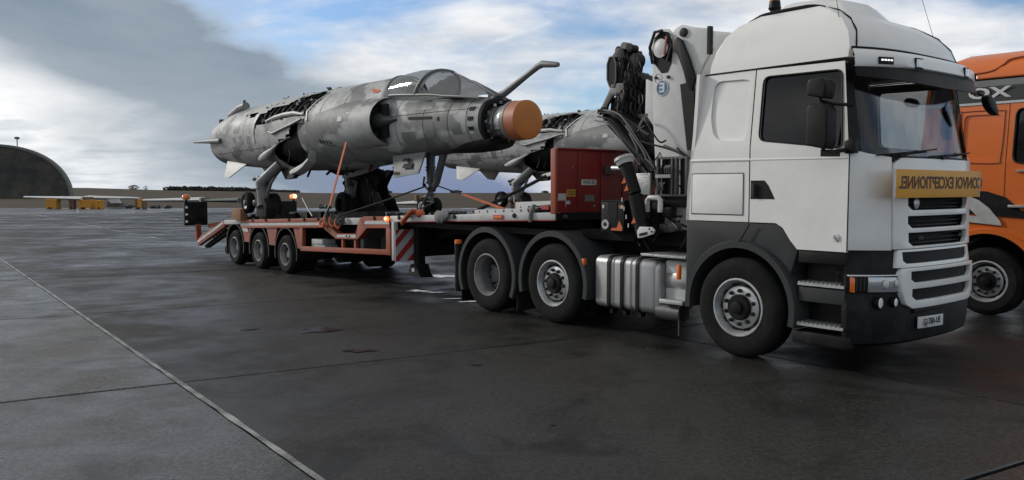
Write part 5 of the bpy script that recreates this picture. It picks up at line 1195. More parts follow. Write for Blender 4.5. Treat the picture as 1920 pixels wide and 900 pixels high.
CAV = [(-11.45, 3.03), (-10.75, 3.13), (-10.68, 2.86), (-10.52, 2.49), (-10.55, 2.40), (-11.05, 2.30), (-11.5, 2.20), (-12.38, 2.20), (-12.62, 2.42), (-12.46, 2.62), (-12.05, 2.78), (-11.48, 2.86)]
TOPR = [(-13.43, 3.12), (-13.47, 3.43), (-12.86, 3.53), (-12.12, 3.58), (-11.57, 3.68), (-10.9, 3.76), (-10.37, 3.66), (-10.39, 3.52), (-10.72, 3.25), (-11.25, 3.27), (-11.73, 3.26), (-12.8, 3.18)]
SLASH = [(-14.36, 3.43), (-13.62, 3.50), (-13.60, 3.38)]
def side_hit(u, z, extra=.006):
    P = [p for p in fring(u) if p[1] < 1.25]; P.sort(key=lambda p: p[2])
    for a, b in zip(P, P[1:]):
        if a[2] <= z <= b[2]: t_ = (z - a[2]) / max(1e-6, b[2] - a[2]); return a[1] + (b[1] - a[1]) * t_ - extra
    return 1.25
def make_jet(org, label):
    j = thing('fighter_jet', label, 'fighter jet', org)
    us = frange(-17.0, -5.5, 190); g = G(); n = 72; g.loft([fring(u) for u in us], False, False)
    F = []
    for f in g.f:
        c = sum((g.v[i] for i in f), Vector()) / 4; q = (c.x + .05 * noise.noise(c * 5), c.z + .05 * noise.noise(c * 6 + Vector((3, 3, 3))))
        near = abs(c.y - 1.25) > .12
        if near and c.z < 3.2 and inpoly((c.x, c.z), CAV): continue
        if c.y < 1.32 and inpoly(q, TOPR): continue
        if c.y < 1.25 and inpoly(q, SLASH): continue
        if -8.0 < c.x < -6.1 and c.z > frow(c.x)[0] - .02 and abs(c.y - 1.25) < .33: continue
        F.append(f)
    g.f = F; fus = setorg(g.build('fuselage', 'jet_skin', j, smooth=30), j)
    # inside of the fuselage showing through the openings
    g = G(); g.loft([fring(u, 56, .88, .10)[5:24] for u in frange(-14.8, -9.8, 70)], False, False, False); g.build('inner_structure', 'jet_torn', fus, smooth=20)
    g = G(); g.loft([fring(u, 56, .86)[23:] + fring(u, 56, .86)[:6] for u in frange(-13.4, -10.0, 30)], False, False, False); g.build('bay_liner', 'ink_dark', fus)
    for u in frange(-13.4, -10.4, 10):
        a, b = [[p for p in fring(u, 40, k_)[1:20]] for k_ in (.975, .90)]; a2 = [(x + .03, y, z) for x, y, z in a]; b2 = [(x + .03, y, z) for x, y, z in b]
        G().loft([a, b, b2, a2, a], False, False, False).build('frame_ring', 'jet_dark', fus)
    for s_ in (1, -1):
        Y_s = (lambda y: y) if s_ == 1 else (lambda y: 2.5 - y)
        for k in range(5):
            g = G(); u = -12.1 + k * .3; yq = Y_s(side_hit(u, 2.5, -.10)); g.tube([(u, yq, 2.30), (u + .1, yq, 2.48), (u + .05, yq, 2.60 + .03 * k)], .014, 6); g.build('bay_pipe', 'jet_dark' if k % 3 else 'rim_dark', fus)
    # crumpled skin rags round the torn opening
    g = G(); rnd = random.Random(4)
    for k in range(70):
        u = rnd.uniform(-13.4, -10.5); t_ = rnd.random(); z = 3.22 + .42 * t_; y = side_hit(u, min(z, 3.7), rnd.uniform(-.16, .02))
        c = Vector((u, y, z)); s1 = rnd.uniform(.03, .09); a = Vector((rnd.uniform(-1, 1), rnd.uniform(-.4, .4), rnd.uniform(-1, 1))).normalized(); b = a.orthogonal().normalized()
        g.add([c - a * s1, c + b * s1 * .5, c + a * s1, c - b * s1 * .6 + Vector((0, -.03, 0))], [(0, 1, 2), (0, 2, 3)])
    o = g.build('torn_skin', 'jet_torn', fus, smooth=0); o['kind'] = 'stuff'
    g = G()
    for k in range(40):
        u = rnd.uniform(-13.3, -10.4); c = Vector((u, rnd.uniform(.95, 1.5), 3.78 + rnd.uniform(-.06, .05))); a = Vector((rnd.uniform(-1, 1), rnd.uniform(-1, 1), rnd.uniform(0, .7))).normalized(); b = a.orthogonal().normalized(); s1 = rnd.uniform(.03, .09)
        g.add([c - a * s1, c + b * s1 * .5, c + a * s1, c - b * s1 * .6], [(0, 1, 2), (0, 2, 3)])
    o = g.build('torn_edge', 'jet_torn', fus, smooth=0); o['kind'] = 'stuff'
    # bent pale strips: beside the opening and along its lower lip
    g = G(); 
    def band(pts, wd, th=.012): 
        L0 = []
        for (u, z) in pts: y = side_hit(u, z, .012); L0.append((u, y, z))
        a = [(x - wd * .5, y, z) for x, y, z in L0]; b = [(x + wd * .5, y, z) for x, y, z in L0]; a2 = [(x, y - th, z) for x, y, z in a]; b2 = [(x, y - th, z) for x, y, z in b]
        g.loft([[p, q, r_, s2] for p, q, r_, s2 in zip(a, b, b2, a2)])
    band([(-13.50, 2.78), (-13.52, 3.0), (-13.5, 3.2), (-13.45, 3.42)], .11); g.build('skin_strip', 'jet_pale', fus); g = G(); band([(-10.62, 3.1), (-10.70, 3.3), (-10.52, 3.5), (-10.38, 3.66)], .06); g.build('skin_strip', 'jet_pale', fus)
    g = G(); P = [(u, side_hit(u, z, .03), z) for u, z in ((-12.75, 3.22), (-12.3, 3.27), (-11.8, 3.30), (-11.3, 3.30), (-10.8, 3.24))]; g.tube(P, [.02, .045, .05, .045, .02], 8); g.build('skin_lip', 'jet_pale', fus)
    g = G(); P = [(u, side_hit(u, z, .03), z) for u, z in ((-12.55, 2.98), (-12.3, 2.93), (-11.8, 3.0), (-11.35, 3.06), (-10.85, 3.15))]; g.tube(P, [.02, .03, .022, .03, .02], 8); g.build('skin_lip', 'jet_grey', fus)
    # wing root fairing, lower torn flap
    for s_ in (1, -1):
        q_ = (lambda y: y) if s_ == 1 else (lambda y: 2.5 - y)
        g = G(); rings = []
        for u, r1, r2, y0, z0 in ((-13.35, .02, .02, .47, 2.40), (-13.22, .06, .05, .46, 2.41), (-13.1, .085, .07, .45, 2.43), (-12.9, .10, .08, .45, 2.47), (-12.72, .085, .07, .45, 2.52), (-12.55, .04, .04, .46, 2.60), (-12.2, .018, .02, .44, 2.72), (-11.6, .015, .02, .42, 2.82)):
            rings.append([(u + .25 * 0, q_(y0 + r2 * math.cos(2 * PI * k / 16)), z0 + r1 * math.sin(2 * PI * k / 16)) for k in range(16)])
        g.loft(rings); g.build('wing_root_fairing', 'jet_pale', j, smooth=60)
        g = G(); rings = []
        for u, y, z, w_ in ((-11.95, .50, 2.04, .06), (-11.6, .46, 2.09, .10), (-11.25, .42, 2.14, .11), (-10.9, .38, 2.21, .09), (-10.60, .36, 2.33, .06), (-10.52, .36, 2.50, .03)):
            rings.append([(u, q_(y - .02), z - w_ / 2), (u, q_(y + .16), z - w_ / 2 - .05), (u, q_(y + .18), z + w_ / 2 - .04), (u, q_(y), z + w_ / 2)])
        g.loft(rings); g.build('torn_flap', 'jet_pale', j, bevel=.01)
        g = G(); g.prism([(-12.3, q_(.5), 2.2), (-11.8, q_(.4), 1.93), (-11.45, q_(.4), 1.95), (-11.5, q_(.6), 2.2)], (0, s_ * .12, 0)); g.build('belly_rag', 'jet_dark', j, bevel=.01)
        # ventral fin
        g = G(); g.prism([(-16.3, q_(.86), 2.46), (-15.0, q_(.84), 2.34), (-15.62, q_(.62), 2.00), (-15.95, q_(.62), 2.03)], (.0, s_ * .035, 0)); g.build('ventral_fin', 'jet_pale', j, bevel=.008)
        # air intake trunk with lip, dark duct and half cone
        it = part('air_intake', j, (-8.1, q_(.8), 2.95))
        def er(u, cy_, ry, rz, n=40, cz_=2.955): return [(u, q_(cy_ + ry * math.cos(2 * PI * k / n)), cz_ + rz * math.sin(2 * PI * k / n)) for k in range(n)]
        g = G(); g.loft([er(-11.2, 1.0, .58, .62), er(-10.4, .92, .585, .60), er(-9.6, .86, .53, .54), (er(-9.0, .82, .485, .485)), er(-8.5, .81, .485, .45), er(-8.16, .81, .47, .435), er(-8.10, .81, .462, .427), er(-8.12, .81, .450, .415), er(-8.4, .81, .43, .395), er(-9.0, .82, .36, .34)], True, False); g.build('intake_trunk', 'jet_skin', it, smooth=50)
        g = G(); g.loft([er(-8.125, .81, .445, .410), er(-8.4, .81, .425, .39), er(-9.0, .82, .355, .335)], False, True); g.build('intake_duct', 'ink_dark', it)
        g = G(); g.lathe([(-.85, .22), (-.45, .21), (-.10, .145), (.16, .06), (.34, .015), (.36, 0)], (-8.04, q_(.66), 2.96), 'x', 32, c0=True); g.build('shock_cone', 'rim_dark', it, smooth=40)
        g = G(); g.box(-8.25, -7.95, *sorted((q_(.60), q_(.67))), 2.66, 3.25); g.build('splitter_plate', 'jet_dark', it, bevel=.01)
    # tail end: ring, closing plate, side boom, fin stub
    a, b = fring(-17.0), fring(-17.0, 72, .9); a2 = [(-17.08, y, z) for x, y, z in fring(-17.0, 72, .97)]
    G().loft([a, a2, b]).build('jet_nozzle', 'jet_grey', j, smooth=40)
    g = G(); g.tube([(-15.9, .54, 2.93), (-16.6, .55, 2.95), (-17.2, .57, 2.965), (-17.95, .58, 2.985)], [.065, .06, .045, .03], 12); g.build('tail_boom', 'jet_grey', j)
    g = G(); g.tube([(-16.9, 1.2, 3.64), (-16.2, 1.2, 3.80), (-15.85, 1.2, 3.84)], [.10, .12, .10], 14); g.build('fin_stub', 'jet_grey', j)
    g = G(); g.tube([(-16.0, 1.2, 3.8), (-15.95, 1.2, 3.99)], [.05, .03], 8); g.build('fin_spigot', 'jet_dark', j)
    g = G(); g.box(-16.9, -16.75, .88, .96, 3.42, 3.54); g.build('tail_lamp', 'jet_dark', j)
    # cockpit, canopy
    G().box(-8.1, -6.2, .98, 1.52, 2.9, 3.28).build('cockpit_tub', 'jet_dark', j)
    g = G(); g.sprism([(-8.05, 3.2), (-7.85, 3.2), (-7.98, 3.62), (-8.12, 3.62)], 1.12, 1.38); g.build('cockpit_rear', 'jet_dark', j)
    CT = [(-8.25, 3.43, .45, 3.81), (-7.9, 3.41, .46, 3.84), (-7.5, 3.38, .46, 3.85), (-7.15, 3.35, .45, 3.82), (-6.85, 3.33, .44, 3.75), (-6.5, 3.28, .42, 3.63), (-6.1, 3.24, .39, 3.46), (-5.75, 3.20, .35, 3.30), (-5.62, 3.18, .32, 3.23)]
    def crow(u):
        for i in range(len(CT) - 1):
            if u <= CT[i + 1][0]: t = (u - CT[i][0]) / (CT[i + 1][0] - CT[i][0]); return tuple(p + (q - p) * t for p, q in zip(CT[i][1:], CT[i + 1][1:]))
        return CT[-1][1:]
    def cring(u, k=1.0, lean=0.0, n=22):
        P = []
        for i in range(n + 1):
            a = PI * i / n; s_ = math.sin(a); uu = u + lean * s_; zb, hw, zt = crow(max(-8.25, min(-5.62, uu))); P.append((uu, 1.25 + hw * k * math.copysign(abs(math.cos(a)) ** .8, math.cos(a)), zb + (zt - zb) * k * s_ ** .9))
        return P
    g = G(); g.loft([cring(u, 1, .28 * max(0, min(1, (u + 8.25) / .9))) for u in frange(-8.25, -7.32, 10)], False, False, False); g.build('canopy_glass', 'canopy_clear', j, smooth=60)
    g = G(); g.loft([cring(u, 1, .28 * max(0, min(1, (-5.7 - u) / 1.4))) for u in frange(-7.28, -5.66, 28)], False, False, False); F = []
    HOLE = [(-7.18, 3.40), (-7.02, 3.62), (-6.92, 3.73), (-6.80, 3.70), (-6.74, 3.73), (-6.60, 3.66), (-6.62, 3.57), (-6.78, 3.48), (-6.92, 3.40)]
    for f in g.f:
        c = sum((g.v[i] for i in f), Vector()) / 4
        if inpoly((c.x, c.z), HOLE) or (c.y > 1.25 and c.x < -6.35): continue
        F.append(f)
    g.f = F; g.build('windscreen', 'canopy_dusty', j, smooth=60)
    for u0, k_, r_ in ((-7.30, .28, .028), (-8.25, 0, .022)): g = G(); g.tube(cring(u0, 1.01, k_), r_, 8); g.build('canopy_frame', 'jet_grey', j)
    for s_ in (1, -1):
        g = G(); g.tube([(u, 1.25 - s_ * (crow(u)[1] + .005), crow(u)[0]) for u in frange(-8.25, -5.62, 12)], .022, 8); g.build('canopy_rail', 'jet_grey', j)
    g = G(); g.tube([(u, 1.25, crow(u)[2] + .004) for u in frange(-6.75, -5.62, 8)], .016, 8); g.build('canopy_frame', 'jet_grey', j)
    # open nose: frame ring, bare equipment, radome under its cover
    a = fring(-5.57, 48, 1.02); b = fring(-5.57, 48, .84); a2 = [(-5.50, y, z) for x, y, z in fring(-5.5, 48, 1.02)]; b2 = [(-5.50, y, z) for x, y, z in fring(-5.5, 48, .84)]
    G().loft([a, a2, b2, b], False, False).build('nose_frame', 'jet_dark', j, smooth=40)
    G().loft([fring(-5.60, 48, .95), fring(-5.58, 48, .1)]).build('nose_bulkhead', 'jet_dark', j)
    C = (-5.4, 1.25, 2.80)
    g = G(); g.lathe([(-.17, .25), (.02, .25), (.02, .262), (.05, .262), (.05, .25), (.24, .25), (.24, .262), (.27, .262), (.27, .25), (.34, .25)], C, 'x', 40); rd = setorg(g.build('radar_drum', 'metal_strip', j, smooth=30), j)
    for x in (.035, .20, .30): g = G(); g.lathe([(x, .262), (x, .268), (x + .022, .268), (x + .022, .262)], C, 'x', 36); g.build('drum_band', 'jet_dark', rd)
    for k in range(26):
        a = 2 * PI * k / 26; c = Vector((-5.50 + random.uniform(0, .12), 1.25 + .30 * math.cos(a), 2.80 + .315 * math.sin(a))); s1 = random.uniform(.012, .028)
        G().box(c.x - s1, c.x + s1, c.y - s1 * .6, c.y + s1 * .6, c.z - s1, c.z + s1).build('nose_connector', ('jet_dark', 'metal_strip', 'hose', 'jet_grey')[k % 4], rd)
    for k in range(8):
        a = -PI * .9 + k * .35; g = G(); g.tube([(-5.5, 1.25 + .30 * math.cos(a), 2.8 + .3 * math.sin(a)), (-5.35, 1.25 + .33 * math.cos(a + .1), 2.8 + .34 * math.sin(a + .1)), (-5.15, 1.25 + .27 * math.cos(a + .25), 2.8 + .27 * math.sin(a + .25))], .012, 6); g.build('nose_cable', 'hose', rd)
    g = G(); g.lathe([(.27, .25), (.27, .315), (.35, .315), (.35, .25)], C, 'x', 40); g.build('radome_flange', 'jet_grey', j)
    g = G(); g.lathe([(.35, .308), (.60, .305), (.605, .297)], C, 'x', 48); g.build('radome_cover_side', 'radome_side', j, smooth=30)
    g = G(); g.lathe([(.605, .298), (.625, .27), (.635, .16), (.638, 0)], C, 'x', 48); g.build('radome_cover_front', 'radome', j, smooth=40)
    g = G(); g.loft([[(u, 1.25 + w_ * math.cos(PI * (1 + k / 10)), z0 + d_ * math.sin(PI * (1 + k / 10))) for k in range(11)] for u, w_, d_, z0 in ((-7.0, .02, .01, 2.38), (-6.6, .20, .10, 2.44), (-6.1, .27, .15, 2.48), (-5.6, .29, .17, 2.52), (-5.42, .27, .16, 2.53))], True, True, False); g.build('chin_fairing', 'jet_dark', j, smooth=50)
    # fixed refuelling probe
    g = G(); g.tube([(-5.95, 1.45, 3.20), (-5.65, 1.48, 3.30), (-5.1, 1.5, 3.54), (-4.86, 1.5, 3.64), (-4.74, 1.5, 3.668), (-4.45, 1.5, 3.628), (-4.38, 1.5, 3.618)], [.075, .06, .046, .05, .056, .045, .035], 14); g.build('refuelling_probe', 'jet_grey', j, smooth=60)
    # markings
    def mark(pts, m, nm='stencil', ex=.012, near_=.0):
        P = [(u, near_ if near_ else side_hit(u, z, ex), z) for u, z in pts]; g = G(); g.prism(P, (0, .01, 0)); g.build(nm, m, fus, smooth=0)
    def iy(u, z, e=.006):   # trunk surface
        ry, rz, cy_ = lin([(-10.4, .585), (-9.6, .53), (-9.0, .485), (-8.5, .455)], u), lin([(-10.4, .60), (-9.6, .54), (-9.0, .485), (-8.5, .435)], u), lin([(-10.4, .92), (-9.6, .86), (-9.0, .82), (-8.5, .80)], u)
        q = max(0, 1 - ((z - 2.955) / rz) ** 2); return cy_ - ry * math.sqrt(q) - e
    def tmark(pts, m, nm='stencil'):
        P = [(u, iy(u, z), z) for u, z in pts]; g = G(); g.prism(P, (0, .008, 0)); g.build(nm, m, fus, smooth=0)
    tmark([(-9.02, 3.16), (-8.72, 3.14), (-8.86, 2.96)], 'jet_pale', 'triangle_mark'); tmark([(-9.28, 3.10), (-9.13, 3.09), (-9.12, 3.0), (-9.3, 3.0)], 'jet_pale')
    for k in range(4): u = -10.18 + k * .125; z = 2.66 - k * .012; tmark([(u, z + .04), (u + .06, z + .04), (u + .075, z - .03), (u + .02, z - .03)], 'ink_dark', 'vent_slot')
    for k in range(4): u = -10.05 + k * .11; tmark([(u, 2.585), (u + .03, 2.585), (u + .04, 2.55), (u + .01, 2.55)], 'jet_dark', 'vent_slot')
    mark([(-8.72, 3.60), (-8.40, 3.545), (-8.38, 3.50), (-8.70, 3.555)], 'strap_orange'); mark([(-8.62, 3.545), (-8.45, 3.515), (-8.45, 3.49), (-8.62, 3.52)], 'strap_orange')
    mark([(-8.30, 3.30), (-8.14, 3.29), (-8.14, 3.22), (-8.30, 3.23)], 'radome_side'); mark([(-6.55, 2.93), (-6.51, 2.93), (-6.51, 2.87), (-6.55, 2.87)], 'ink_dark'); mark([(-7.35, 2.98), (-6.7, 2.95), (-6.7, 2.91), (-7.35, 2.93)], 'jet_dark', 'dark_streak')
    for z in (3.02, 2.86, 2.70): mark([(-5.80, z + .03), (-5.68, z + .03), (-5.68, z - .03), (-5.80, z - .03)], 'jet_dark', 'catch')
    mark([(-5.78, 2.66), (-5.70, 2.66), (-5.70, 2.62), (-5.78, 2.62)], 'plate_white')
    for k in range(7): g = G(); u = -12.9 + k * .9; g.tube([(u, 1.0 + .1 * (k % 3), frow(u)[1] + .05), (u + .03, 1.0, frow(u)[1] - .10 - .04 * (k % 2))], .025, 6); g.build('belly_fitting', 'jet_dark', j)
    for u in (-16.3, -15.35, -14.2, -10.15, -9.35, -7.75, -6.95, -6.3, -5.85):   # frame joints round the body
        a = fring(u, 60, 1.003); b = [(x + .012, y, z) for x, y, z in a]; G().loft([a, b], False, False).build('skin_seam', 'jet_dark', fus)
    for (u0, u1, z0, z1, m_) in ((-15.9, -15.5, 2.75, 3.1, 'jet_grey'), (-15.1, -14.6, 2.55, 2.75, 'jet_grey'), (-14.9, -14.5, 3.05, 3.35, 'jet_grey'), (-14.0, -13.75, 2.6, 2.95, 'jet_grey'), (-7.6, -7.2, 2.55, 2.72, 'jet_grey'), (-6.9, -6.65, 2.6, 2.85, 'jet_grey'), (-6.25, -6.05, 2.95, 3.1, 'jet_grey'), (-7.05, -6.75, 3.08, 3.2, 'jet_grey'), (-6.2, -5.98, 2.62, 2.8, 'jet_grey')):
        P = [(u0, z0), (u1, z0), (u1, z1), (u0, z1)]; n_ = 5
        out_ = [(u0 + (u1 - u0) * i_ / n_, z0 + (z1 - z0) * j_ / n_) for j_ in range(n_ + 1) for i_ in range(n_ + 1)]
        g = G(); g.add([(u, side_hit(u, z, .004), z) for u, z in out_], [(j_ * (n_ + 1) + i_, j_ * (n_ + 1) + i_ + 1, (j_ + 1) * (n_ + 1) + i_ + 1, (j_ + 1) * (n_ + 1) + i_) for j_ in range(n_) for i_ in range(n_)]); g.build('access_panel', m_, fus)
    g = G(); g.tube([(u, side_hit(u, 2.62 + .012 * (u + 16), .001), 2.62 + .012 * (u + 16)) for u in frange(-16.6, -12.9, 16)], .005, 4); g.build('skin_seam', 'jet_dark', fus)
    g = G(); g.tube([(u, side_hit(u, 3.02, .001), 3.02) for u in frange(-7.9, -5.6, 12)], .005, 4); g.build('skin_seam', 'jet_dark', fus)
    # main gear, near and far
    for s_ in (1, -1):
        q_ = (lambda y: y) if s_ == 1 else (lambda y: 2.5 - y)
        mg = part('main_gear', j, (-12.5, q_(.2), 1.5))
        g = G(); g.tube([(-12.1, q_(.42), 2.25), (-12.25, q_(.28), 2.05), (-12.46, q_(.16), 1.85), (-12.42, q_(.16), 1.6), (-12.36, q_(.16), 1.36)], [.11, .13, .15, .12, .15], 12); g.build('gear_leg', 'gear_metal', mg)
        g = G(); g.tube([(-12.75, q_(.2), 1.86), (-12.5, q_(.18), 1.92), (-12.25, q_(.2), 1.90)], [.05, .07, .05], 10); g.build('gear_arm', 'jet_dark', mg)
        g = G(); g.tube([(-12.25, q_(.5), 2.2), (-12.12, q_(.22), 1.85), (-12.28, q_(.18), 1.55)], [.03, .035, .05], 8); g.build('gear_strut', 'gear_metal', mg)
        g = G()
        for k in range(14): a = Vector((-12.5 + random.uniform(-.16, .2), q_(.10 + random.uniform(-.04, .1)), random.uniform(1.4, 1.95))); g.ball(a, random.uniform(.04, .085), 8, 6)
        g.build('gear_fittings', 'gear_metal', mg)
        for (u, y, r_, rm) in ((-13.02, -.02, .235, .13), (-12.42, .30, .285, .15)):
            z = zd(u) + r_ + (.14 if u < -12.9 else 0) - .0; z = min(z, 1.46)
            sg2 = 1 if s_ == 1 else -1
            g = G(); g.lathe([(.03, rm), (.0, rm + .03), (.0, r_ - .06), (.03, r_ - .01), (.06, r_), (.14, r_), (.17, r_ - .01), (.20, r_ - .06), (.20, rm)], (u, q_(y), z), 'y', 32, sg2); g.build('gear_tyre', 'rubber', mg, smooth=35)
            g = G(); g.lathe([(.02, rm + .003), (.03, rm - .02), (.06, rm * .55), (.0, rm * .4), (-.01, rm * .25), (-.01, 0)], (u, q_(y), z), 'y', 24, sg2); g.build('gear_rim', 'gear_metal', mg)
        g = G(); g.sprism([(-12.62, 1.12), (-12.1, 1.12), (-12.05, 1.35), (-12.2, 1.52), (-12.6, 1.5)], *sorted((q_(.08), q_(.40)))); g.build('brake_housing', 'jet_dark', mg, bevel=.03)
        g = G(); g.tube([(-13.0, q_(.1), 1.42), (-12.35, q_(.3), 1.40)], .06, 8); g.build('gear_axle', 'jet_dark', mg)
        if s_ == -1:   # the crushed gear door and rags that hide the far leg
            g = G(); rows = []
            for z, u0, u1 in ((2.15, -13.0, -11.1), (2.0, -13.0, -11.25), (1.8, -13.05, -11.35), (1.6, -13.05, -11.3), (1.48, -12.9, -11.15), (1.35, -12.5, -11.1), (1.22, -12.3, -11.0)):
                r_ = []
                for k in range(13): u = u0 + (u1 - u0) * k / 12; r_.append((u, 2.42 + .10 * noise.noise(Vector((u * 3, z * 4, 1))) + .05 * math.sin(u * 9), z + .05 * noise.noise(Vector((u * 5, z, 7)))))
                rows.append(r_)
            inn = [[(x, y + .30, z) for x, y, z in r_] for r_ in reversed(rows)]
            g.loft(rows + inn, False, False, False); g.build('gear_door', 'jet_dark', mg, smooth=25)
            g = G(); g.prism([(-13.3, 1.75, 2.33), (-11.0, 1.75, 2.32), (-10.75, 2.25, 2.06), (-11.4, 2.3, 2.0), (-12.9, 2.2, 2.05)], (0, .02, .04)); g.build('belly_door', 'jet_dark', mg)
            for k in range(9): g = G(); u = -11.9 + k * .08; g.tube([(u, 2.38, 2.0 - k * .05), (u + .2, 2.34, 1.7 - k * .04), (u + .25, 2.36, 1.35)], .016, 5); g.build('gear_hose', 'jet_torn' if k % 2 else 'hose', mg)
    # nose gear
    ng = part('nose_gear', j, (-7.5, 1.25, 1.5))
    g = G(); g.tube([(-7.50, 1.25, 2.45), (-7.50, 1.25, 1.82)], [.085, .075], 16); g.tube([(-7.50, 1.25, 1.82), (-7.50, 1.25, 1.46)], .05, 12); g.build('gear_leg', 'gear_metal', ng)
    for z in (2.10, 2.05, 1.83, 1.62): g = G(); g.lathe([(0, .095), (.03, .095)], (-7.50, 1.25, z), 'z', 16, c0=True, c1=True); g.build('gear_collar', 'rim_dark', ng)
    g = G(); g.tube([(-7.05, 1.25, 2.42), (-7.32, 1.25, 1.84), (-7.42, 1.25, 1.74)], [.07, .065, .05], 12); g.tube([(-7.22, 1.1, 2.4), (-7.38, 1.15, 1.9)], .03, 8); g.build('drag_strut', 'gear_metal', ng)
    g = G(); g.tube([(-7.5, 1.25, 1.62), (-7.72, 1.25, 1.58), (-7.78, 1.25, 1.46)], .025, 8); g.tube([(-7.5, 1.2, 1.7), (-7.64, 1.18, 1.82), (-7.60, 1.18, 1.95)], .02, 8); g.build('scissor_link', 'gear_metal', ng)
    for k in range(10): g = G(); g.ball((-7.5 + random.uniform(-.12, .12), 1.25 + random.uniform(-.12, .12), random.uniform(1.7, 1.9)), random.uniform(.025, .05), 8, 6); g.build('gear_fitting', 'jet_dark' if k % 2 else 'gear_metal', ng)
    G().box(-7.82, -7.74, 1.1, 1.16, 1.50, 1.62).build('tow_lug', 'wood', ng, bevel=.01)
    for y, s2 in ((1.06, 1), (1.44, -1)):
        z = zd(-7.55) + .165
        g = G(); g.lathe([(.02, .09), (.0, .11), (.0, .13), (.02, .155), (.04, .165), (.10, .165), (.12, .155), (.14, .12), (.14, .09)], (-7.55, y, z), 'y', 30, s2); g.build('gear_tyre', 'rubber', ng, smooth=35)
        g = G(); g.lathe([(.015, .092), (.0, .085), (.01, .06), (.03, .05), (.03, 0)], (-7.55, y, z), 'y', 24, s2); g.build('gear_rim', 'plate_white', ng)
    g = G(); g.prism([(-8.28, .93, 2.34), (-8.02, .80, 1.93), (-7.22, .80, 2.00), (-7.18, .93, 2.38)], (0, .03, 0)); nd_ = setorg(g.build('nose_gear_door', 'jet_grey', j, bevel=.006), j)
    for (u0, u1, z0, z1) in ((-8.05, -7.85, 1.99, 2.06), (-7.75, -7.45, 2.10, 2.18), (-7.75, -7.58, 2.22, 2.28)): g = G(); g.prism([(u0, .80, z0), (u1, .80, z0), (u1, .845, z1), (u0, .845, z1)], (0, .02, 0)); g.build('door_recess', 'jet_dark', nd_)
    return j
jet = make_jet((-11, 1.25, 1.1), 'stripped grey camouflage jet with orange-capped nose, on the trailer behind the white truck')
jet2 = bpy.data.objects.new('fighter_jet', None); COL.objects.link(jet2)
for k in jet.keys(): jet2[k] = jet[k]
jet2['label'] = 'stripped jet farther off, its front half hidden by the red headboard and the crane'; jet.__setitem__('group', 'stripped jets on trailers'); jet2['group'] = 'stripped jets on trailers'
jet2.location = MF @ Vector((-11.4, 8.75, 1.1)); jet2.rotation_euler = jet.rotation_euler
def copy_tree(o, parent):
    for ch in list(o.children):
        c = ch.copy(); COL.objects.link(c); c.parent = parent; copy_tree(ch, c)
copy_tree(jet, jet2)
# ------------------------------------------------------------------ load restraints and loose gear on the deck
def loose(name, label, cat, org, group=None): return thing(name, label, cat, org, group=group)
t = loose('tie_down_strap', 'long orange strap running steeply from the near jet belly to the orange side rail', 'strap', (-9.2, 0, 1.15), 'tie-down straps')
g = G(); g.bar((-8.93, .33, 2.60), (-9.08, .05, 1.42), .012, .065, (1, 0, 0)); g.build('webbing', 'strap_orange', t)
g = G(); g.bar((-9.08, .05, 1.42), (-9.24, -.03, 1.10), .03, .05, (1, 0, 0)); g.build('ratchet', 'black_metal', t, bevel=.006)
g = G(); g.tube([(-9.30, -.05, 1.12), (-9.22, -.07, 1.04), (-9.12, -.06, 1.02), (-9.16, -.03, 1.12)], .03, 8); g.build('hook', 'strap_orange', t)
t = loose('strap_tail', 'crumpled black and orange strap end bundled on the rail under the steep strap', 'strap', (-9.0, .0, 1.1))
for k in range(9):
    g = G(); u = -9.12 + k * .07; z = 1.13 + .05 * math.sin(k * 1.9); g.tube([(u, -.03, z + .1), (u + .05, -.06, z), (u + .13, -.04, z - .06), (u + .10, .02, z + .08)], .022, 6); g.build('webbing', 'rope_dark' if k % 3 else 'strap_orange', t)
t = loose('tie_down_strap', 'orange strap slanting down from the nose gear to the neck deck', 'strap', (-5.1, 1.0, 1.35), 'tie-down straps')
g = G(); g.tube([(-7.35, 1.25, 1.80), (-6.3, 1.1, 1.63)], .012, 6); g.build('cable', 'rope_dark', t)
g = G(); g.bar((-6.3, 1.1, 1.64), (-5.08, 1.0, 1.42), .06, .022); g.build('webbing', 'strap_orange', t)
for (a, b, lab) in (((-7.58, 1.2, 1.78), (-9.3, .25, 1.20), 'thin dark cable slanting rearward from the nose gear'), ((-7.42, 1.2, 1.76), (-6.6, .35, 1.30), 'short dark cable dropping to the deck right of the nose wheels'),
                    ((-5.55, 2.3, 1.95), (-6.7, 1.6, 1.32), 'thick dark brace slanting left below the far jet tail fin'), ((-10.65, .25, 1.55), (-9.9, .1, 1.20), 'pale cable slanting down left of the crushed gear door')):
    t = loose('lashing_cable', lab, 'cable', b, 'lashing cables'); m_ = 'hose_grey' if 'pale' in lab else 'rope_dark'
    g = G(); g.tube([a, [(p + q) / 2 - (.015 if i == 2 else 0) for i, (p, q) in enumerate(zip(a, b))], b], .016 if 'thick' not in lab else .03, 7); g.build('cable', m_, t)
t = loose('strap_bundle', 'orange strap knotted round the deck edge below the nose wheel', 'strap', (-6.2, 0, 1.25))
for k in range(10):
    g = G(); a = k * .7; u = -6.38 + .03 * k; g.tube([(u, -.05, 1.16 + .02 * k), (u + .06, -.09, 1.22 + .02 * k), (u + .11, -.05, 1.30 + .01 * k), (u + .08, .04, 1.34), (u + .15, .02, 1.36)], .022, 6); g.build('webbing', 'strap_orange', t)
g = G(); g.ball((-5.97, .02, 1.345), .075, 14, 10, (1.1, 1, .9)); g.build('knot', 'strap_orange', t); g = G(); g.tube([(-6.2, .05, 1.36), (-6.9, .9, 1.5), (-7.6, 1.15, 1.5)], .016, 6); g.build('cord', 'rope_dark', t)
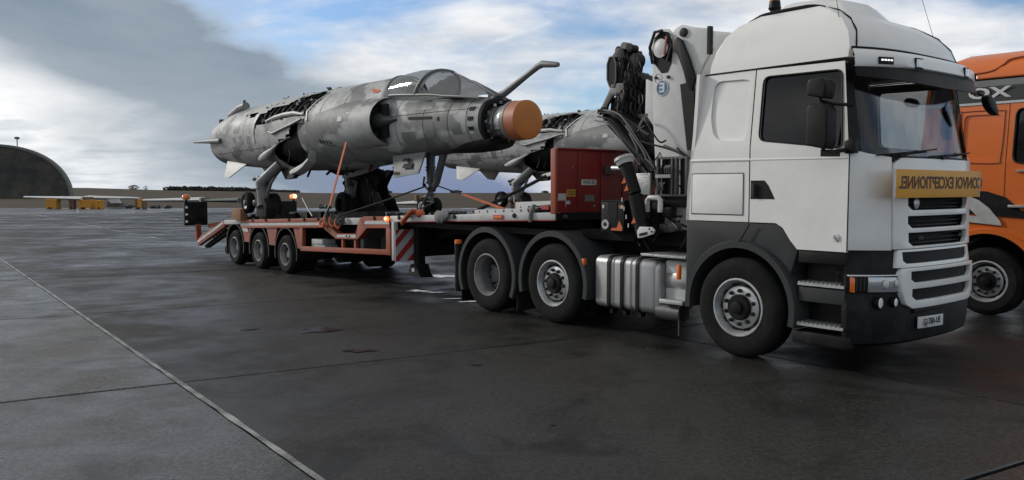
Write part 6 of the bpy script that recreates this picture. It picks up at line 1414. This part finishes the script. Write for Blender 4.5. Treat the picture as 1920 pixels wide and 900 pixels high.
t = loose('rag', 'grey cloth hanging over the silver deck rail', 'cloth', (-5.28, 0, 1.3))
g = G(); rows = []
for z_, w_, yo in ((1.39, .10, .05), (1.40, .13, -.01), (1.36, .15, -.05), (1.31, .14, -.06), (1.26, .11, -.07), (1.22, .05, -.06)):
    rows.append([(-5.28 + w_ * math.cos(a) * (1 + .25 * math.sin(5 * a + z_ * 20)), yo + .035 * math.sin(a) * (1 + .4 * math.cos(3 * a)), z_ + .01 * math.sin(4 * a)) for a in [2 * PI * k / 20 for k in range(20)]])
g.loft(rows); g.build('cloth', 'strap_grey', t, smooth=70)
def ramp(u0, u1, y0, y1, z0, z1, lab):
    t = loose('loading_ramp', lab, 'ramp', ((u0 + u1) / 2, (y0 + y1) / 2, z0), 'white perforated ramps')
    g = G(); n = int((u1 - u0) / .19); P = []
    panel_holes = [[(u0 + .1 + k * .19, (z0 + z1) / 2 - .012), (u0 + .16 + k * .19, (z0 + z1) / 2 - .012), (u0 + .16 + k * .19, (z0 + z1) / 2 + .012), (u0 + .1 + k * .19, (z0 + z1) / 2 + .012)] for k in range(n)]
    sl = .0367
    panel(t, 'side_plate', 'crane_white', [(u0, z0 + 0), (u1, z0 + sl * (u1 - u0)), (u1, z1 + sl * (u1 - u0)), (u0, z1)], lambda u, z: (u, y0, z), lambda a, b: (0, .02, 0))
    for k in range(n):
        u = u0 + .12 + k * .19; zz = (z0 + z1) / 2 + sl * (u - u0) + .005; g = G(); g.prism([(u - .022, y0 - .004, zz + .014), (u + .022, y0 - .004, zz + .014), (u, y0 - .004, zz - .018)], (0, .006, 0)) if k % 2 else g.lathe([(0, .014), (-.004, 0)], (u, y0 - .001, zz), 'y', 8); g.build('hole', 'ink_dark', t)
    G().sprism([(u0, z1 - .015), (u1, z1 + sl * (u1 - u0) - .015), (u1, z1 + sl * (u1 - u0)), (u0, z1)], y0 + .02, y1).build('top_plate', 'crane_white', t); G().sprism([(u0, z0), (u1, z0 + sl * (u1 - u0)), (u1, z1 + sl * (u1 - u0)), (u0, z1)], y1, y1 + .02).build('side_plate', 'crane_white', t)
    G().box(u0 - .03, u0 - .002, y0, y1, z0, z1).build('end_plate', 'orange_frame', t)
ramp(-4.80, -3.2, .22, .62, 1.352, 1.425, 'lower white ramp with holes lying on the neck deck')
ramp(-4.55, -2.92, .80, 1.30, 1.37, 1.535, 'upper white ramp behind the lower one, reaching the red headboard')
t = loose('strap_roll', 'grey strap rolled round a bar on the white ramp beside the headboard', 'strap', (-3.1, .3, 1.45))
g = G(); g.tube([(-3.45, .15, 1.455), (-3.2, .12, 1.47), (-2.93, .12, 1.50)], [.05, .045, .04], 12); g.build('bar', 'black_metal', t); g = G(); g.ball((-3.35, .13, 1.46), .08, 14, 10, (1.1, .7, .8)); g.tube([(-3.25, .05, 1.52), (-3.24, -.02, 1.42), (-3.25, -.02, 1.30)], .025, 7); g.build('webbing', 'strap_grey', t)
G().box(-3.12, -2.98, .06, .075, 1.465, 1.52).build('red_tag', 'red_stripe', t)
t = loose('wooden_block', 'brown wooden block in front of the rearmost jet wheel on the deck', 'block', (-13.2, 0, 1.05))
G().box(-13.58, -13.05, -.10, .06, zd(-13.5), 1.285).build('timber', 'wood', t, bevel=.01)
for (u0, u1, y0, y1, h_, lab) in ((-13.0, -12.0, .3, .75, .10, 'flat dark block under the near jet main wheel'), (-12.5, -11.0, 1.95, 2.4, .12, 'dark timber under the far main wheel of the near jet'), (-8.0, -7.2, .95, 1.6, .008, 'thin mat under the nose wheels')):
    t = loose('wheel_block', lab, 'block', ((u0 + u1) / 2, (y0 + y1) / 2, zd(u0))); G().sprism([(u0, zd(u0)), (u1, zd(u1)), (u1 - .05, zd(u1) + h_), (u0 + .05, zd(u0) + h_)], y0, y1).build('timber', 'jet_dark', t, bevel=.004, seg=1)
t = loose('folded_ramps', 'dark ramps folded flat along the far side of the deck behind the orange rail', 'ramp', (-13.5, 2.3, 1.1))
G().sprism([(-15.6, zd(-15.6) + .0), (-11.9, zd(-11.9)), (-11.9, zd(-11.9) + .13), (-15.6, zd(-15.6) + .17)], 2.2, 2.44).build('ramp_side', 'chassis', t, bevel=.01)
for k in range(5): u = -15.2 + k * .75; G().box(u, u + .12, 2.1, 2.2, zd(u), zd(u) + .15).build('ramp_lug', 'black_metal', t)
t = loose('jack_stand', 'small dark upright pin standing on the deck behind the grey cloth', 'stand', (-5.9, 1.8, 1.3)); g = G(); g.tube([(-6.0, 2.0, 1.3), (-6.0, 2.0, 1.55)], .02, 8); g.build('pin', 'black_metal', t); G().box(-6.5, -5.7, 1.9, 2.1, 1.3, 1.38).build('foot', 'scrap_dark', t)
for k, (u, y) in enumerate(((-7.9, 2.0), (-10.0, 2.0))):
    t = loose('chain_heap', ['dark chain heap on the deck behind the nose wheels', 'dark chain heap beside the crushed gear door'][k], 'chain', (u, y, 1.2), 'chain heaps')
    for q_ in range(8): g = G(); a = random.uniform(0, 6); x = u + random.uniform(-.3, .3); g.tube([(x, y, zd(u) + .03), (x + .15 * math.cos(a), y + .1, zd(u) + .06), (x + .2, y - .1, zd(u) + .02)], .03, 6); g.build('chain_link', 'black_metal', t)

# ------------------------------------------------------------------ orange truck parked beyond the white one
OY = 5.06
ORG = (-.5, OY + 1.25, 0)
ot = thing('tractor_truck', 'orange truck with grey side band, mostly hidden behind the white truck', 'truck', ORG)
def osd(z): return OY + lin([(0, .02), (2.1, .02), (3.0, .10), (3.3, .16)], z)
def os_(off=0): return lambda u, z: (u, osd(z) - off, z)
OIN = lambda a, b: (0, .05, 0); OZ = [1.2, 1.6, 2.1, 2.4, 2.8, 3.0]
oarch = arcpts(.40, .50, .66, 15, 172, 22)
ow = roundpoly([(.69, 2.09), (1.43, 2.02), (1.43, 2.78), (.70, 2.80)], .09)
orec = roundpoly([(.03, 2.14), (.48, 2.115), (.515, 2.745), (.03, 2.75)], .07)
panel(ot, 'cab_side', 'orange_truck', [(-.62, 1.42), (.585, 1.42), (.605, 2.88), (-.50, 2.88)], os_(), OIN, (), OZ, holes=[orec])
panel(ot, 'side_recess', 'orange_truck', [(u, z) for u, z in [(-.0, 2.08), (.55, 2.08), (.55, 2.78), (-.0, 2.78)]], os_(-.024), OIN, (), OZ)
lp = [os_(.004)(u, z) for u, z in [(.0, 2.10), (.47, 2.08), (.53, 2.16), (.55, 2.72), (.50, 2.79), (.03, 2.80), (-.01, 2.75)]]; g = G(); g.tube(lp + [lp[0]], .008, 6); g.build('recess_edge', 'orange_truck_dark', ot)
od = setorg(panel(ot, 'door', 'orange_truck', [(.60, 1.42), (1.60, 1.42), (1.60, 2.88), (.615, 2.88)], os_(.004), OIN, (), OZ, holes=[ow]), ot)
panel(od, 'window', 'side_glass', ow, os_(-.02), lambda a, b: (0, .01, 0), (), OZ); panel(od, 'window_backing', 'ink_dark', [(.65, 1.98), (1.5, 1.98), (1.5, 2.85), (.65, 2.85)], os_(-.09), lambda a, b: (0, .01, 0))
lp = [os_(.012)(u, z) for u, z in ow]; g = G(); g.tube(lp + [lp[0]], .014, 6); g.build('window_seal', 'dark_plastic', od)
g = G(); g.tube([os_(.002)(.592 + .01 * (z - 1.4), z) for z in frange(1.42, 2.88, 8)], .007, 5); g.build('shut_line', 'orange_truck_dark', ot)
G().box(.74, 1.10, OY - .02, OY + .01, 1.965, 1.985).build('door_trim', 'alu', od)
hn = G().box(.66, 1.0, OY - .03, OY + .01, 1.485, 1.52).build('handle', 'alu', od, bevel=.006)
# dark swoosh band and pale curved panel over the wheel
panel(ot, 'swoosh_band', 'ink_grey' if 0 else 'dark_plastic', [(-.62, 1.44), (1.6, 1.30), (1.6, 1.50), (.82, 1.44), (.62, 1.62), (.38, 1.70), (-.1, 1.72), (-.62, 1.70)], os_(.012), lambda a, b: (0, .01, 0), (), ())
panel(ot, 'pale_swoosh', 'pale_steel', [(.02, 1.64), (.12, 1.645), (.28, 1.58), (.42, 1.47), (.56, 1.30), (.58, 1.24), (.10, 1.28), (-.3, 1.31), (-.3, 1.38), (.27, 1.36), (.10, 1.52), (.0, 1.56)], os_(.020), lambda a, b: (0, .01, 0))
lw_ = [(-.62, 1.44), (-.62, 1.0)] + [(u, z) for u, z in arcpts(.40, .50, .66, 175, 8, 22)] + [(1.6, .6), (1.6, 1.32)]
g = G(); g.sprism([(-.62, 1.42)] + [(-.62, .95)] + arcpts(.40, .49, .67, 140, 8, 18) + [(1.6, .58), (1.6, 1.42)], OY + .03, OY + .12); g.build('wheel_arch_panel', 'orange_truck', ot)
g = G(); g.lathe([(-.005, .635), (-.005, .70), (.03, .715), (.4, .715), (.4, .635), (-.005, .635)], (.40, OY + .0, .49), 'y', 36, a0=R(-5), a1=R(185)); g.build('fender', 'orange_truck', ot, smooth=50)
g = G(); g.lathe([(.01, .615), (.01, .636), (.4, .636), (.4, .615), (.01, .615)], (.40, OY, .49), 'y', 36, a0=R(-5), a1=R(185)); g.build('fender_liner', 'ink_dark', ot, smooth=50)
g = G(); g.box(-.6, 1.5, OY + .45, OY + 2.2, .6, 1.35); g.build('chassis_block', 'chassis', ot)
# upper grey band with lettering, roof and side deflector
panel(ot, 'grey_band', 'ink_dark' if 0 else 'jet_grey', [(-.52, 2.885), (1.6, 2.885), (1.6, 3.22), (-.50, 3.22)], os_(.004), OIN, (), OZ)
panel(ot, 'dark_band', 'scrap_dark', [(-.4, 2.93), (1.3, 2.93), (1.1, 3.05), (.82, 3.13), (-.4, 3.14)], os_(.012), lambda a, b: (0, .01, 0))
panel(ot, 'pale_line', 'pale_steel', [(-.5, 2.885), (1.6, 2.885), (1.6, 2.915), (-.5, 2.915)], os_(.014), lambda a, b: (0, .01, 0))
text('OX', .20, ot, 'side_lettering', 'plate_white', (.33, osd(3.03) - .022, 3.035), (1, 0, 0), (0, .02, 1), depth=.002, bold=.006, xs=1.75)
g = G(); g.loft([[(u0, OY + i, z), (1.62, OY + i, z), (1.68, OY + 2.5 - i, z), (u0, OY + 2.5 - i, z)] for u0, i, z in ((-.50, .13, 3.24), (-.46, .17, 3.38), (-.30, .30, 3.52), (-.1, .5, 3.62), (.1, .8, 3.66))]); orf = setorg(g.build('roof', 'orange_truck', ot, bevel=.03, seg=3, smooth=50), ot)
g = G(); g.tube([(-.5, OY + .145, 3.32), (.25, OY + .15, 3.33), (.45, OY + .19, 3.41), (.58, OY + .26, 3.50), (1.2, OY + .28, 3.53)], .012, 6); g.build('roof_crease', 'orange_truck_dark', orf)
panel(ot, 'cab_back', 'orange_truck', [(OY + .03, 1.42), (OY + 2.47, 1.42), (OY + 2.4, 3.24), (OY + .1, 3.24)], lambda y, z: (-.6 + .06 * (z - 1.4), y, z), lambda a, b: (.05, 0, 0))
panel(ot, 'cab_side', 'orange_truck', [(-.62, 1.42), (1.6, 1.42), (1.6, 3.24), (-.50, 3.24)], lambda u, z: (u, 2 * OY + 2.5 - osd(z), z), lambda a, b: (0, -.05, 0), (), OZ)
panel(ot, 'cab_front', 'orange_truck', [(OY + .05, .9), (OY + 2.45, .9), (OY + 2.45, 3.24), (OY + .05, 3.24)], lambda y, z: (1.66 - .1 * max(0, z - 2), y, z), lambda a, b: (-.05, 0, 0), (), [2.0, 2.8])
G().box(1.2, 1.75, OY + .02, OY + 2.48, .3, .9).build('bumper', 'orange_truck', ot, bevel=.04, seg=3)
panel(ot, 'windscreen', 'side_glass', [(OY + .2, 2.0), (OY + 2.3, 2.0), (OY + 2.3, 2.8), (OY + .2, 2.8)], lambda y, z: (1.675 - .1 * max(0, z - 2), y, z), lambda a, b: (-.01, 0, 0), (), [2.0, 2.8])
wheel(ot, .40, OY, .465, .465, .285, .30, 'steer', 1, True); wheel(ot, .40, OY + 2.5, .465, .465, .285, .30, 'steer', -1, False)
for u in (-3.2,): wheel(ot, u, OY, .465, .465, .285, .30, 'drive', 1, False); wheel(ot, u, OY + 2.5, .465, .465, .285, .30, 'drive', -1, False)
for y in (.82, 1.60): G().box(-4.2, 1.2, OY + y - .05, OY + y + .05, .72, .97).build('chassis_rail', 'chassis', ot)
G().box(-2.2, -.9, OY + .05, OY + .6, .3, .85).build('fuel_tank', 'tank_alu', ot, bevel=.06, seg=3)
for o in bpy.data.objects:
    if '_org' in o: del o['_org']
